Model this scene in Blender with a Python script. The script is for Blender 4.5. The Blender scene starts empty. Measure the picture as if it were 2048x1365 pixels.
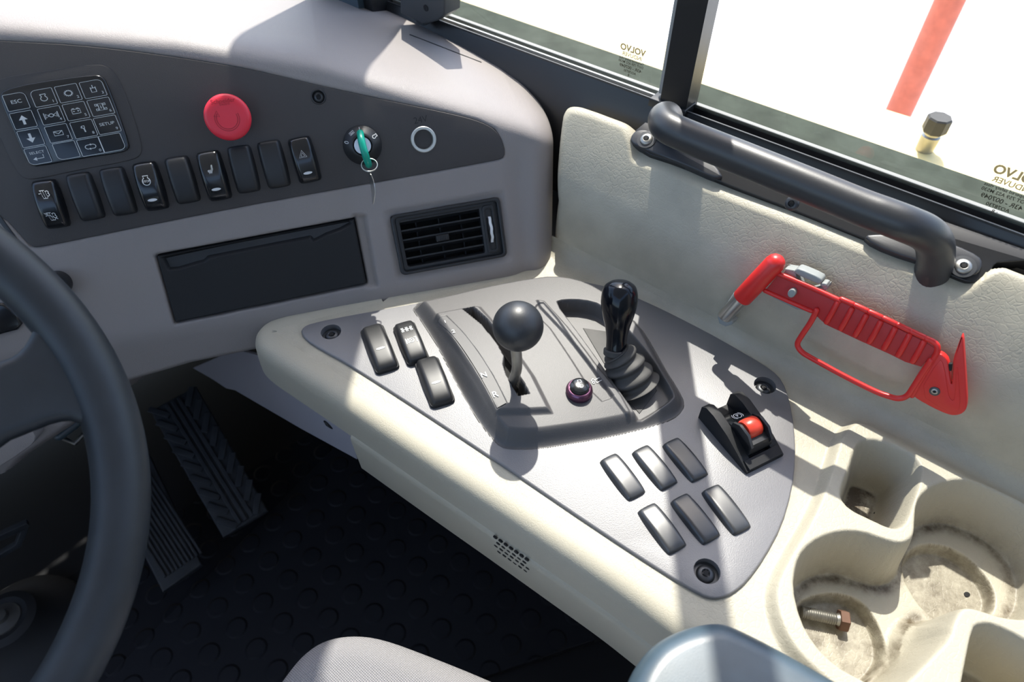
import bpy, bmesh, math
import numpy as np
from math import sin, cos, radians, pi, hypot
from mathutils import Matrix, Vector

# ---------------------------------------------------------------- camera, world, sun, exposure
SC = bpy.context.scene
COL = SC.collection
F = 1365.0; TH = radians(48); AZ = radians(51); CH = 0.5
FW = np.array([sin(AZ)*cos(TH), cos(AZ)*cos(TH), -sin(TH)])
RT = np.array([cos(AZ), -sin(AZ), 0.0]); UP = np.cross(RT, FW)
CP = np.array([0, 0, CH])
cam = bpy.data.cameras.new('camera'); camo = bpy.data.objects.new('camera', cam); COL.objects.link(camo)
M = Matrix([[RT[i], UP[i], -FW[i], CP[i]] for i in range(3)] + [[0, 0, 0, 1]])
camo.matrix_world = M
cam.sensor_width = 36; cam.lens = 36*F/2048; cam.clip_start = 0.02; cam.clip_end = 200
cam.dof.use_dof = True; cam.dof.focus_distance = 0.62; cam.dof.aperture_fstop = 7.0
SC.camera = camo
SC.view_settings.view_transform = 'Standard'; SC.view_settings.look = 'None'
SC.view_settings.gamma = 1; SC.view_settings.use_curve_mapping = False
SC.view_settings.exposure = 0.35
w = bpy.data.worlds.new('world'); SC.world = w; w.use_nodes = True
nt = w.node_tree; bgn = nt.nodes['Background']
sky = nt.nodes.new('ShaderNodeTexSky'); sky.sky_type = 'NISHITA'; sky.sun_disc = False
sky.sun_elevation = radians(57.5); sky.sun_rotation = radians(54); sky.air_density = 1.0; sky.dust_density = 2.0
nt.links.new(sky.outputs[0], bgn.inputs[0]); bgn.inputs[1].default_value = 0.36
sun = bpy.data.lights.new('sun', 'SUN'); sun.energy = 6.4; sun.angle = radians(0.6); sun.color = (1, .95, .87)
suno = bpy.data.objects.new('sun', sun); COL.objects.link(suno)
SUND = Vector((0.4347, 0.3158, 0.8434)).normalized()
suno.rotation_euler = SUND.to_track_quat('Z', 'Y').to_euler(); suno.location = (3, 2.5, 3)

# ---------------------------------------------------------------- pixel rays to real surfaces
def ray(px, py): return FW + RT*(px-1024)/F - UP*(py-682.5)/F
def onp(px, py, o, n):
    d = ray(px, py); n = np.array(n, float); return CP + d*(np.dot(np.array(o)-CP, n)/np.dot(d, n))
def onz(px, py, z=0.0): return onp(px, py, (0, 0, z), (0, 0, 1))
def onx(px, py, x): return onp(px, py, (x, 0, 0), (1, 0, 0))
def C2(pts, z=0.0): return [tuple(onz(a, b, z)[:2]) for a, b in pts]
def zoom(pts, s, ox, oy): return [(a/s+ox, b/s+oy) for a, b in pts]
class Fr:
    def __init__(s, o, u, v):
        s.o = np.array(o, float); s.u = np.array(u, float)/np.linalg.norm(u)
        v = np.array(v, float); v = v - s.u*(v@s.u); s.v = v/np.linalg.norm(v); s.n = np.cross(s.u, s.v)
    def w(s, p): p = np.atleast_2d(np.array(p, float)); return s.o + p[:, :1]*s.u + p[:, 1:2]*s.v + p[:, 2:3]*s.n
    def at(s, u, v, h=0): return s.o + s.u*u + s.v*v + s.n*h
    def px(s, a, b, h=0):
        q = onp(a, b, s.o+s.n*h, s.n) - s.o; return (q@s.u, q@s.v)
    def pxs(s, pts, h=0): return [s.px(a, b, h) for a, b in pts]
    def mat(s): return Matrix([[s.u[i], s.v[i], s.n[i], s.o[i]] for i in range(3)] + [[0, 0, 0, 1]])
    def sub(s, u, v, h=0, up=(0, 1)):
        V = s.u*up[0] + s.v*up[1]; U = np.cross(V, s.n); return Fr(s.at(u, v, h), U, V)
A0 = onz(540, 640); B0 = onz(1110, 540)
DU = (B0-A0)/np.linalg.norm(B0-A0); DB = np.array([-DU[1], DU[0], 0])
LEAN = radians(28)
FD = Fr(A0, DU, DB*sin(LEAN) + np.array([0, 0, cos(LEAN)]))      # dashboard face
FC = Fr((0, 0, 0), (1, 0, 0), (0, 1, 0))                          # console top

# ---------------------------------------------------------------- materials
MT = {}
def mat(name, col, rough=.5, metal=0, kind=None, bs=1.0, spec=.5, coat=0, var=0.0, emis=None):
    m = bpy.data.materials.new(name); m.use_nodes = True; MT[name] = m
    n = m.node_tree.nodes; l = m.node_tree.links; b = n['Principled BSDF']
    b.inputs['Base Color'].default_value = (*col, 1); b.inputs['Roughness'].default_value = rough
    b.inputs['Metallic'].default_value = metal; b.inputs['Specular IOR Level'].default_value = spec
    b.inputs['Coat Weight'].default_value = coat; b.inputs['Coat Roughness'].default_value = .08
    tc = n.new('ShaderNodeTexCoord')
    def noise(scale, det=4, src=None):
        t = n.new('ShaderNodeTexNoise'); t.inputs['Scale'].default_value = scale; t.inputs['Detail'].default_value = det
        l.new(src or tc.outputs['Object'], t.inputs['Vector']); return t
    def bump(h, s, d, prev=None):
        q = n.new('ShaderNodeBump'); q.inputs['Strength'].default_value = s; q.inputs['Distance'].default_value = d
        l.new(h, q.inputs['Height'])
        if prev: l.new(prev.outputs[0], q.inputs['Normal'])
        return q
    def math_(op, a, c=None, v=None):
        q = n.new('ShaderNodeMath'); q.operation = op; l.new(a, q.inputs[0])
        if c is not None: l.new(c, q.inputs[1])
        if v is not None: q.inputs[1].default_value = v
        return q.outputs[0]
    if var:
        t = noise(35, 6); r = n.new('ShaderNodeMapRange'); l.new(t.outputs[0], r.inputs[0])
        r.inputs[1].default_value = .3; r.inputs[2].default_value = .7; r.inputs[3].default_value = 1-var; r.inputs[4].default_value = 1+var*.6
        mx = n.new('ShaderNodeVectorMath'); mx.operation = 'SCALE'; mx.inputs[0].default_value = col
        l.new(r.outputs[0], mx.inputs['Scale']); l.new(mx.outputs[0], b.inputs['Base Color'])
    last = None
    if kind == 'leather':
        d = noise(70, 3); mixv = n.new('ShaderNodeMix'); mixv.data_type = 'VECTOR'; mixv.inputs[0].default_value = .012
        l.new(tc.outputs['Object'], mixv.inputs[4]); l.new(d.outputs['Color'], mixv.inputs[5])
        v = n.new('ShaderNodeTexVoronoi'); v.feature = 'DISTANCE_TO_EDGE'; v.inputs['Scale'].default_value = 210*bs
        l.new(mixv.outputs[1], v.inputs['Vector'])
        r = n.new('ShaderNodeMapRange'); l.new(v.outputs[0], r.inputs[0]); r.inputs[2].default_value = .12
        g = noise(55, 2); k = math_('MULTIPLY', r.outputs[0], g.outputs[0])
        last = bump(k, .30, .0006 if bs < 1.5 else .0004)
        t2 = noise(900, 3); last = bump(t2.outputs[0], .15, .0004, last)
    if kind == 'grain':
        t2 = noise(1400*bs, 3); last = bump(t2.outputs[0], .15, .0003)
    if kind == 'sparkle':
        v = n.new('ShaderNodeTexVoronoi'); v.inputs['Scale'].default_value = 1500*bs; l.new(tc.outputs['Object'], v.inputs['Vector'])
        last = bump(v.outputs[0], .30, .0002)
    if kind == 'rings':   # raised round studs of the rubber mat
        sx = n.new('ShaderNodeSeparateXYZ'); l.new(tc.outputs['Object'], sx.inputs[0])
        fx = math_('FRACT', math_('MULTIPLY', sx.outputs[0], v=22)); fy = math_('FRACT', math_('MULTIPLY', sx.outputs[1], v=22))
        dx = math_('POWER', math_('SUBTRACT', fx, v=.5), v=2); dy = math_('POWER', math_('SUBTRACT', fy, v=.5), v=2)
        dd = math_('SQRT', math_('ADD', dx, dy)); r = n.new('ShaderNodeMapRange'); l.new(dd, r.inputs[0])
        r.inputs[1].default_value = .34; r.inputs[2].default_value = .27
        last = bump(r.outputs[0], .9, .003); t2 = noise(60, 5); last = bump(t2.outputs[0], .3, .002, last)
    if kind == 'weave':
        w1 = n.new('ShaderNodeTexWave'); w1.inputs['Scale'].default_value = 190; w1.bands_direction = 'X'; l.new(tc.outputs['Object'], w1.inputs[0])
        w2 = n.new('ShaderNodeTexWave'); w2.inputs['Scale'].default_value = 190; w2.bands_direction = 'Y'; l.new(tc.outputs['Object'], w2.inputs[0])
        k = math_('MULTIPLY', w1.outputs[1], w2.outputs[1]); last = bump(k, .8, .0012)
        r = n.new('ShaderNodeMapRange'); l.new(k, r.inputs[0]); r.inputs[3].default_value = .62; r.inputs[4].default_value = 1.15
        mx = n.new('ShaderNodeVectorMath'); mx.operation = 'SCALE'; mx.inputs[0].default_value = col
        l.new(r.outputs[0], mx.inputs['Scale']); l.new(mx.outputs[0], b.inputs['Base Color'])
    if kind == 'ground':
        t2 = noise(3, 8); last = bump(t2.outputs[0], .5, .05)
    if last: l.new(last.outputs[0], b.inputs['Normal'])
    return m
mat('dash_grey', (.275, .25, .24), .52, kind='leather', bs=2.2, spec=.4)
mat('beige', (.42, .388, .305), .48, kind='leather', bs=1.0, spec=.45, var=.10)
mat('beige_fine', (.42, .388, .305), .5, kind='leather', bs=1.8, spec=.4)
mat('lavender', (.36, .35, .38), .5, kind='grain')
mat('panel_dark', (.058, .053, .052), .55, kind='sparkle', spec=.4)
mat('plate_grey', (.15, .147, .152), .43, kind='sparkle', spec=.95, bs=.8)
mat('housing_grey', (.085, .082, .082), .47, kind='sparkle', spec=.45)
mat('strip_grey', (.10, .098, .097), .5, kind='grain', spec=.4)
mat('black_gloss', (.009, .010, .012), .22, spec=.5, coat=.3)
mat('black_shine', (.004, .005, .008), .13, spec=.32)
mat('black_satin', (.018, .019, .021), .42, spec=.5)
mat('button_dusty', (.035, .037, .04), .30, spec=.7, var=.35)
mat('black_matte', (.012, .0125, .014), .62, kind='grain', spec=.4)
mat('black_void', (.004, .004, .005), .8)
mat('ball_black', (.020, .022, .026), .42, spec=.6, kind='grain', bs=.5)
mat('handle_black', (.028, .029, .032), .40, spec=.6, kind='grain', bs=.7)
mat('wheel_rubber', (.022, .027, .033), .46, spec=.5, kind='grain', bs=.5, var=.2)
mat('armrest_vinyl', (.050, .078, .100), .38, spec=.7, kind='grain', var=.25)
mat('boot_rubber', (.055, .053, .050), .6, kind='grain', var=.25)
mat('red_plastic', (.62, .022, .02), .34, spec=.5)
mat('red_dark', (.42, .015, .018), .5, kind='grain')
mat('red_stop', (.75, .035, .06), .36, spec=.4)
mat('red_orange', (.62, .05, .025), .3, spec=.5)
mat('green_key', (.0, .30, .21), .3, spec=.5)
mat('steel', (.62, .62, .60), .28, 1)
mat('steel_dull', (.42, .41, .38), .45, 1, var=.3)
mat('brass_rust', (.16, .085, .055), .7, .3, var=.4)
mat('ring_alu', (.60, .61, .57), .4, .6)
mat('grey_clip', (.26, .28, .275), .5)
mat('bolt_black', (.07, .073, .078), .38, .6)
mat('rocker_dusty', (.014, .0145, .016), .42, spec=.5)
mat('red_groove_shade', (.40, .012, .022), .5)  # darker red paints in the shade of the engraved marks
mat('print_white', (.62, .64, .64), .5)
mat('print_light', (.75, .77, .78), .5)
mat('print_faint', (.02, .02, .02), .7)
mat('decal_dark', (.05, .04, .02), .6)
mat('purple_ring', (.16, .07, .12), .25, .8)
mat('frame_black', (.014, .014, .015), .36, spec=.5)
mat('rail_metal', (.45, .45, .43), .35, .8)
mat('latch_grey', (.045, .05, .055), .45, kind='grain')
mat('fabric', (.40, .39, .40), .9, kind='weave', spec=.2)
mat('rubber_mat', (.005, .0055, .009), .7, kind='rings', spec=.35)
mat('floor_dark', (.004, .004, .006), .7, kind='grain', bs=.1)
mat('pedal_rubber', (.030, .033, .038), .6, spec=.4, var=.3)
mat('yellow_paint', (.85, .68, .30), .5, var=.1)
mat('ledge_shade', (.055, .065, .052), .95, var=.25, spec=.05)  # dark colour stands in for shade on the outer side panel
mat('pole_red', (.60, .13, .07), .6, var=.15)
mat('gravel', (.78, .78, .78), .9, kind='ground', var=.08)
mat('liner_grey', (.30, .30, .29), .8)
mat('tray_dirt', (.10, .085, .06), .6, var=.5)
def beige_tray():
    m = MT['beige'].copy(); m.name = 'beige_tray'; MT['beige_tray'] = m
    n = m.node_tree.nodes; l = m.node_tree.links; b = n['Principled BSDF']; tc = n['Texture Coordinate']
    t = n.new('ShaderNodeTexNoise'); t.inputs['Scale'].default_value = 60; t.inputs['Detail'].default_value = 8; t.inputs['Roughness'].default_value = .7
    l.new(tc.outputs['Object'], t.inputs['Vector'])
    at = n.new('ShaderNodeAttribute'); at.attribute_name = 'dirt_shade'
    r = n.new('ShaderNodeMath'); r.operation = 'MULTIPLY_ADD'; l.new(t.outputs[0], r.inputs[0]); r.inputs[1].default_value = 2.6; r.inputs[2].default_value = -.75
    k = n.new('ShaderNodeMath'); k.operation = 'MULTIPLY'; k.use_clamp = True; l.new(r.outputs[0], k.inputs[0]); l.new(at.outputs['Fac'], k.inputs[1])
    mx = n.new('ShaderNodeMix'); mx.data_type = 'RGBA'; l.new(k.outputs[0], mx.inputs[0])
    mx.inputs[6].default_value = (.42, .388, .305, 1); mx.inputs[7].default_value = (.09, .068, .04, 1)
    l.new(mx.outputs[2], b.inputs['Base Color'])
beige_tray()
def glass():
    m = bpy.data.materials.new('glass'); m.use_nodes = True; MT['glass'] = m
    n = m.node_tree.nodes; l = m.node_tree.links; n.clear()
    o = n.new('ShaderNodeOutputMaterial'); tr = n.new('ShaderNodeBsdfTransparent'); tr.inputs[0].default_value = (.96, .98, .97, 1)
    g = n.new('ShaderNodeBsdfGlossy'); g.inputs['Roughness'].default_value = .02
    lw = n.new('ShaderNodeLayerWeight'); lw.inputs[0].default_value = .5
    pw = n.new('ShaderNodeMath'); pw.operation = 'POWER'; l.new(lw.outputs['Facing'], pw.inputs[0]); pw.inputs[1].default_value = 4.5
    f = n.new('ShaderNodeMath'); f.operation = 'MULTIPLY_ADD'; l.new(pw.outputs[0], f.inputs[0]); f.inputs[1].default_value = .8; f.inputs[2].default_value = .05
    mx = n.new('ShaderNodeMixShader'); l.new(f.outputs[0], mx.inputs[0]); l.new(tr.outputs[0], mx.inputs[1]); l.new(g.outputs[0], mx.inputs[2])
    # dust film that thickens towards the bottom rail
    d = n.new('ShaderNodeBsdfDiffuse'); d.inputs[0].default_value = (.36, .40, .33, 1)
    tl = n.new('ShaderNodeBsdfTranslucent'); tl.inputs[0].default_value = (.12, .12, .09, 1)
    ad = n.new('ShaderNodeMixShader'); ad.inputs[0].default_value = .35; l.new(d.outputs[0], ad.inputs[1]); l.new(tl.outputs[0], ad.inputs[2])
    tc = n.new('ShaderNodeTexCoord'); s = n.new('ShaderNodeSeparateXYZ'); l.new(tc.outputs['Object'], s.inputs[0])
    no = n.new('ShaderNodeTexNoise'); no.inputs['Scale'].default_value = 18; no.inputs['Detail'].default_value = 6; l.new(tc.outputs['Object'], no.inputs['Vector'])
    q = n.new('ShaderNodeMath'); q.operation = 'MULTIPLY_ADD'; l.new(no.outputs[0], q.inputs[0]); q.inputs[1].default_value = .014; l.new(s.outputs[2], q.inputs[2])
    r = n.new('ShaderNodeMapRange'); l.new(q.outputs[0], r.inputs[0]); r.inputs[1].default_value = .188; r.inputs[2].default_value = .168
    r.inputs[3].default_value = 0.02; r.inputs[4].default_value = .30
    m2 = n.new('ShaderNodeMixShader'); l.new(r.outputs[0], m2.inputs[0]); l.new(mx.outputs[0], m2.inputs[1]); l.new(ad.outputs[0], m2.inputs[2])
    l.new(m2.outputs[0], o.inputs[0])
glass()
def film():      # thin ink on the glass lets part of the light through
    m = MT['decal_dark']; n = m.node_tree.nodes; l = m.node_tree.links; o = n['Material Output']
    t = n.new('ShaderNodeBsdfTransparent'); x = n.new('ShaderNodeMixShader'); x.inputs[0].default_value = .92
    l.new(t.outputs[0], x.inputs[1]); l.new(n['Principled BSDF'].outputs[0], x.inputs[2]); l.new(x.outputs[0], o.inputs[0])
film()

# ---------------------------------------------------------------- object helpers
def tag(o, label, cat, group=None, kind=None):
    if label: o['label'] = label
    if cat: o['category'] = cat
    if group: o['group'] = group
    if kind: o['kind'] = kind
    return o
def thing(name, label, cat, frame=None, loc=(0, 0, 0), group=None):
    o = bpy.data.objects.new(name, None); COL.objects.link(o); o.empty_display_size = .01
    o.matrix_world = frame.mat() if frame else Matrix.Translation(Vector(loc))
    return tag(o, label, cat, group)
def rootof(o):
    while o.parent: o = o.parent
    return o
def mk(name, V, Fs, m, parent=None, local=False, ang=40, label=None):
    V = np.asarray(V, float).reshape(-1, 3)
    if parent and not local:
        Mi = np.array(rootof(parent).matrix_basis.inverted()); V = V@Mi[:3, :3].T + Mi[:3, 3]
    me = bpy.data.meshes.new(name); me.from_pydata(V.tolist(), [], Fs if isinstance(Fs, list) else Fs.tolist()); me.update()
    me.materials.append(MT[m]); me.shade_smooth()
    if ang < 180: me.set_sharp_from_angle(angle=radians(ang))
    o = bpy.data.objects.new(name, me); COL.objects.link(o)
    if parent: o.parent = parent
    if label: o['label'] = label
    return o
def gridf(n, m, cu=False, cv=False, off=0):
    i, j = np.meshgrid(np.arange(n if cu else n-1), np.arange(m if cv else m-1), indexing='ij')
    i2 = (i+1) % n; j2 = (j+1) % m
    return (np.stack([i*m+j, i2*m+j, i2*m+j2, i*m+j2], -1).reshape(-1, 4)+off)
def gridmesh(name, P, m, parent=None, mask=None, ang=180, local=False, flip=False):
    n, k = P.shape[:2]; f = gridf(n, k)
    if mask is not None:
        mm = mask.reshape(-1); f = f[mm[f].all(axis=1)]
        used = np.unique(f); idx = -np.ones(n*k, int); idx[used] = np.arange(len(used)); P = P.reshape(-1, 3)[used]; f = idx[f]
    if flip: f = f[:, ::-1]
    return mk(name, P, f, m, parent, local, ang)
def chaik(p, n=2, closed=True):
    p = np.array(p, float)
    for _ in range(n):
        q = np.roll(p, -1, 0) if closed else p[1:]; a = p if closed else p[:-1]
        r = np.empty((2*len(a), p.shape[1])); r[0::2] = a*.75+q*.25; r[1::2] = a*.25+q*.75
        if not closed: r = np.vstack([p[:1], r, p[-1:]])
        p = r
    return p
def ccw(p):
    p = np.array(p, float); x, y = p[:, 0], p[:, 1]
    return p if np.sum(x*np.roll(y, -1)-y*np.roll(x, -1)) > 0 else p[::-1]
def inset(p, d):
    a = np.roll(p, 1, 0); b = np.roll(p, -1, 0)
    e1 = p-a; e2 = b-p; e1 = e1/(np.linalg.norm(e1, axis=1)[:, None]+1e-12); e2 = e2/(np.linalg.norm(e2, axis=1)[:, None]+1e-12)
    n = np.stack([-(e1+e2)[:, 1], (e1+e2)[:, 0]], 1); ln = np.linalg.norm(n, axis=1)[:, None]+1e-9
    return p + n/ln*d*np.minimum(1/(ln/2+1e-6), 1.6)
def rrect(w, h, r, k=5):
    o = []
    for cx, cy, a in ((w/2-r, h/2-r, 0), (-w/2+r, h/2-r, 90), (-w/2+r, -h/2+r, 180), (w/2-r, -h/2+r, 270)):
        for i in range(k+1): t = radians(a+90*i/k); o.append((cx+r*cos(t), cy+r*sin(t)))
    return o
def circ(r, k=32, c=(0, 0)): return [(c[0]+r*cos(2*pi*i/k), c[1]+r*sin(2*pi*i/k)) for i in range(k)]
def plate(name, pts, fr, z0, z1, m, parent=None, bev=.001, holes=(), steps=3, ang=40, label=None, local=False):
    """extruded outline with a rounded top edge; pts in the frame's plane"""
    p = ccw(pts); n = len(p); loops = [(p, z0)]
    for i in range(steps+1):
        t = pi/2*i/steps; loops.append((inset(p, bev*(1-cos(t))), z1-bev+bev*sin(t)))
    bm = bmesh.new(); rings = []
    for q, z in loops: rings.append([bm.verts.new((a, b, z)) for a, b in q])
    for r0, r1 in zip(rings, rings[1:]):
        for i in range(n): bm.faces.new((r0[i], r0[(i+1) % n], r1[(i+1) % n], r1[i]))
    if holes:
        hr = []
        for h in holes:
            h = ccw(h); t = [bm.verts.new((a, b, z1)) for a, b in h]; b_ = [bm.verts.new((a, b, z0)) for a, b in h]; k = len(h)
            for i in range(k): bm.faces.new((t[(i+1) % k], t[i], b_[i], b_[(i+1) % k])[::-1])
            hr.append(t)
        es = []
        for r in [rings[-1]]+hr:
            for i in range(len(r)):
                e = bm.edges.get((r[i], r[(i+1) % len(r)])) or bm.edges.new((r[i], r[(i+1) % len(r)])); es.append(e)
        bmesh.ops.triangle_fill(bm, use_beauty=True, use_dissolve=False, edges=es, normal=(0, 0, 1))
    else:
        bm.faces.new(rings[-1])
    bm.faces.new(rings[0][::-1])
    bmesh.ops.recalc_face_normals(bm, faces=bm.faces[:])
    bm.verts.index_update(); V = np.array([v.co[:] for v in bm.verts]); Fs = [[v.index for v in f.verts] for f in bm.faces]; bm.free()
    return mk(name, V if local else fr.w(V), Fs, m, parent, local, ang, label)
def ringplate(name, outer, inner, fr, z0, z1, m, parent=None, bev=.001):
    """frame between two outlines of equal point count"""
    o = ccw(outer); i_ = ccw(inner); n = len(o)
    L = [(o, z0), (o, z1-bev), (inset(o, bev*.3), z1-bev*.3), (inset(o, bev), z1), (inset(i_, -bev), z1), (inset(i_, -bev*.3), z1-bev*.3), (i_, z1-bev), (i_, z0)]
    V = np.array([[(a, b, z) for a, b in q] for q, z in L]); return mk(name, fr.w(V.reshape(-1, 3)), gridf(len(L), n, cv=True), m, parent)
def lathe(name, prof, o, ax, m, parent=None, seg=40, ang=35, label=None, caps=True):
    o = np.array(o, float); ax = np.array(ax, float); ax /= np.linalg.norm(ax)
    u = np.cross(ax, (0, 0, 1) if abs(ax[2]) < .9 else (1, 0, 0)); u /= np.linalg.norm(u); v = np.cross(ax, u)
    P = np.array([[o+ax*z+r*(cos(2*pi*k/seg)*u+sin(2*pi*k/seg)*v) for k in range(seg)] for r, z in prof])
    f = gridf(len(prof), seg, cv=True).tolist()
    if caps and prof[0][0] > 1e-5: f.append(list(range(seg))[::-1])
    if caps and prof[-1][0] > 1e-5: f.append([(len(prof)-1)*seg+k for k in range(seg)])
    return mk(name, P, f, m, parent, False, ang, label)
def catmull(p, k=8, closed=False):
    p = np.array(p, float); n = len(p); out = []
    for i in range(n if closed else n-1):
        if closed: a, b, c, d = p[i-1], p[i], p[(i+1) % n], p[(i+2) % n]
        else: a, b, c, d = p[max(i-1, 0)], p[i], p[i+1], p[min(i+2, n-1)]
        for j in range(k):
            t = j/k; out.append(.5*((2*b)+(c-a)*t+(2*a-5*b+4*c-d)*t*t+(3*b-a-3*c+d)*t**3))
    if not closed: out.append(p[-1])
    return np.array(out)
def tube(name, pts, r, m, parent=None, seg=16, closed=False, cap=True, ang=50, label=None, flat=1.0, nrm=None):
    p = np.array(pts, float); n = len(p); r = np.full(n, r) if np.isscalar(r) else np.array(r, float)
    t = (np.roll(p, -1, 0)-np.roll(p, 1, 0)) if closed else np.gradient(p, axis=0)
    t /= np.linalg.norm(t, axis=1)[:, None]
    ref = np.array(nrm if nrm is not None else ((0, 0, 1) if abs(t[0][2]) < .9 else (1, 0, 0)), float)
    R = []; u = np.cross(t[0], ref); u /= np.linalg.norm(u)
    for i in range(n):
        u = u - t[i]*(u@t[i]); u /= np.linalg.norm(u); v = np.cross(t[i], u)
        R.append([p[i]+r[i]*(cos(2*pi*k/seg)*u+flat*sin(2*pi*k/seg)*v) for k in range(seg)])
    R = np.array(R)
    if cap and not closed:     # rounded ends
        def dome(c, d, ring, rad):
            o = []
            for a in (.45, .8, .97): o.append(c+(ring-c)*math.sqrt(1-a*a)+d*rad*a)
            return o
        R = np.array([*dome(p[0], -t[0], R[0], r[0])[::-1], *R, *dome(p[-1], t[-1], R[-1], r[-1])])
    f = gridf(len(R), seg, cu=closed, cv=True).tolist()
    if not closed: f.append(list(range(seg))[::-1]); f.append([(len(R)-1)*seg+k for k in range(seg)])
    return mk(name, R, f, m, parent, False, ang, label)
def box(name, fr, c, s, m, parent=None, bev=.001, label=None, local=False):
    return plate(name, [(c[0]+a*s[0]/2, c[1]+b*s[1]/2) for a, b in ((-1, -1), (1, -1), (1, 1), (-1, 1))], fr, c[2]-s[2]/2, c[2]+s[2]/2, m, parent, min(bev, .45*min(s)), label=label, local=local)
def prism(name, poly, fr, x0, x1, m, parent=None):
    """side profile poly (y,z) of frame swept across x"""
    p = ccw(poly); n = len(p); f2 = Fr(fr.at(0, 0, 0), fr.v, fr.n)   # n of f2 = fr.u
    return plate(name, p, f2, x0, x1, m, parent, .0008)
def joinm(name, parts, m, parent=None, ang=40, label=None):
    V = []; Fs = []; k = 0
    for v, f in parts:
        v = np.asarray(v).reshape(-1, 3); V.append(v); Fs += [[i+k for i in q] for q in f]; k += len(v)
    return mk(name, np.vstack(V), Fs, m, parent, False, ang, label)
def ribbon(path, w, closed=False):
    p = np.array(path, float)
    if closed: p = np.vstack([p, p[:1]])
    t = np.gradient(p, axis=0) if len(p) > 1 else p
    if closed: t[0] = t[-1] = p[1]-p[-2]
    t /= np.linalg.norm(t, axis=1)[:, None]+1e-12; nn = np.stack([-t[:, 1], t[:, 0]], 1)*w/2
    return p+nn, p-nn
def ink(name, strokes, fn, w, m, parent, solids=()):
    """strokes = list of (path, closed) in icon space; fn maps (x,y)->world"""
    parts = []
    for path, cl in strokes:
        a, b = ribbon(path, w, cl); n = len(a)
        V = [fn(*q) for q in a]+[fn(*q) for q in b]; parts.append((V, [[i, i+1, n+i+1, n+i] for i in range(n-1)]))
    for s in solids:
        s = np.array(s); parts.append(([fn(*q) for q in s], [list(range(len(s)))]))
    return joinm(name, parts, m, parent, 180)
def arc(cx, cy, r, a0, a1, k=14): return [(cx+r*cos(radians(a0+(a1-a0)*i/k)), cy+r*sin(radians(a0+(a1-a0)*i/k))) for i in range(k+1)]
def text(name, s, fr, u, v, h, size, m, parent, ang=0, mirror=False, ext=0.0, shear=0, fn=None, bold=0):
    cu = bpy.data.curves.new(name, 'FONT'); cu.body = s; cu.size = 1; cu.align_x = 'CENTER'; cu.align_y = 'CENTER'; cu.shear = shear
    cu.resolution_u = 3; cu.offset = bold
    o = bpy.data.objects.new(name+'_tmp', cu); COL.objects.link(o); bpy.context.view_layer.update()
    me = o.to_mesh(); V = np.array([q.co[:] for q in me.vertices]); Fs = [list(p.vertices) for p in me.polygons]; o.to_mesh_clear()
    bpy.data.objects.remove(o); bpy.data.curves.remove(cu)
    x, y = V[:, 0]*size, V[:, 1]*size
    if mirror: x = -x
    ca, sa = cos(ang), sin(ang); X = u+x*ca-y*sa; Y = v+x*sa+y*ca
    W = np.array([fn(a, b) for a, b in zip(X, Y)]) if fn else fr.w(np.stack([X, Y, np.full(len(X), h)], 1))
    return mk(name, W, Fs, m, parent, False, 180)
def sdf(poly, X, Y):
    p = np.array(poly, float); d = np.full(X.shape, 1e9); s = np.ones(X.shape)
    for i in range(len(p)):
        a = p[i]; b = p[i-1]; e = b-a; wx = X-a[0]; wy = Y-a[1]
        t = np.clip((wx*e[0]+wy*e[1])/(e@e+1e-15), 0, 1); d = np.minimum(d, (wx-e[0]*t)**2+(wy-e[1]*t)**2)
        c1 = Y >= a[1]; c2 = Y < b[1]; c3 = e[0]*wy > e[1]*wx
        s = np.where((c1 & c2 & c3) | (~c1 & ~c2 & ~c3), -s, s)
    return s*np.sqrt(d)
def sst(t): t = np.clip(t, 0, 1); return t*t*(3-2*t)
def hinge(d, r): return np.where(d < -r, 0, np.where(d > r, d, (d+r)**2/(4*r)))
def axis(a, b, st): return np.linspace(a, b, int(round((b-a)/st))+1)
def screw(name, fr, u, v, h, r, parent, m='bolt_black', washer=None):
    """pan head with a six-lobe socket"""
    o = fr.at(u, v, h)
    s = lathe(name, [(r, 0), (r, .0012), (r*.93, r*.30), (r*.75, r*.45), (r*.5, r*.5), (r*.42, r*.45), (r*.36, r*.12), (0, r*.1)], o, fr.n, m, parent, 24)
    k = [(r*(.40 if i % 2 else .27)*cos(i*pi/6), r*(.40 if i % 2 else .27)*sin(i*pi/6)) for i in range(12)]
    k = [(u+a, v+b) for a, b in k]; plate('socket', k, fr, h+r*.44, h+r*.52, 'black_void', s, .00005)
    if washer: lathe('washer', [(washer, 0), (washer, .0008), (r*.9, .001)], o, fr.n, 'bolt_black', s, 28)
    return s

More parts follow.
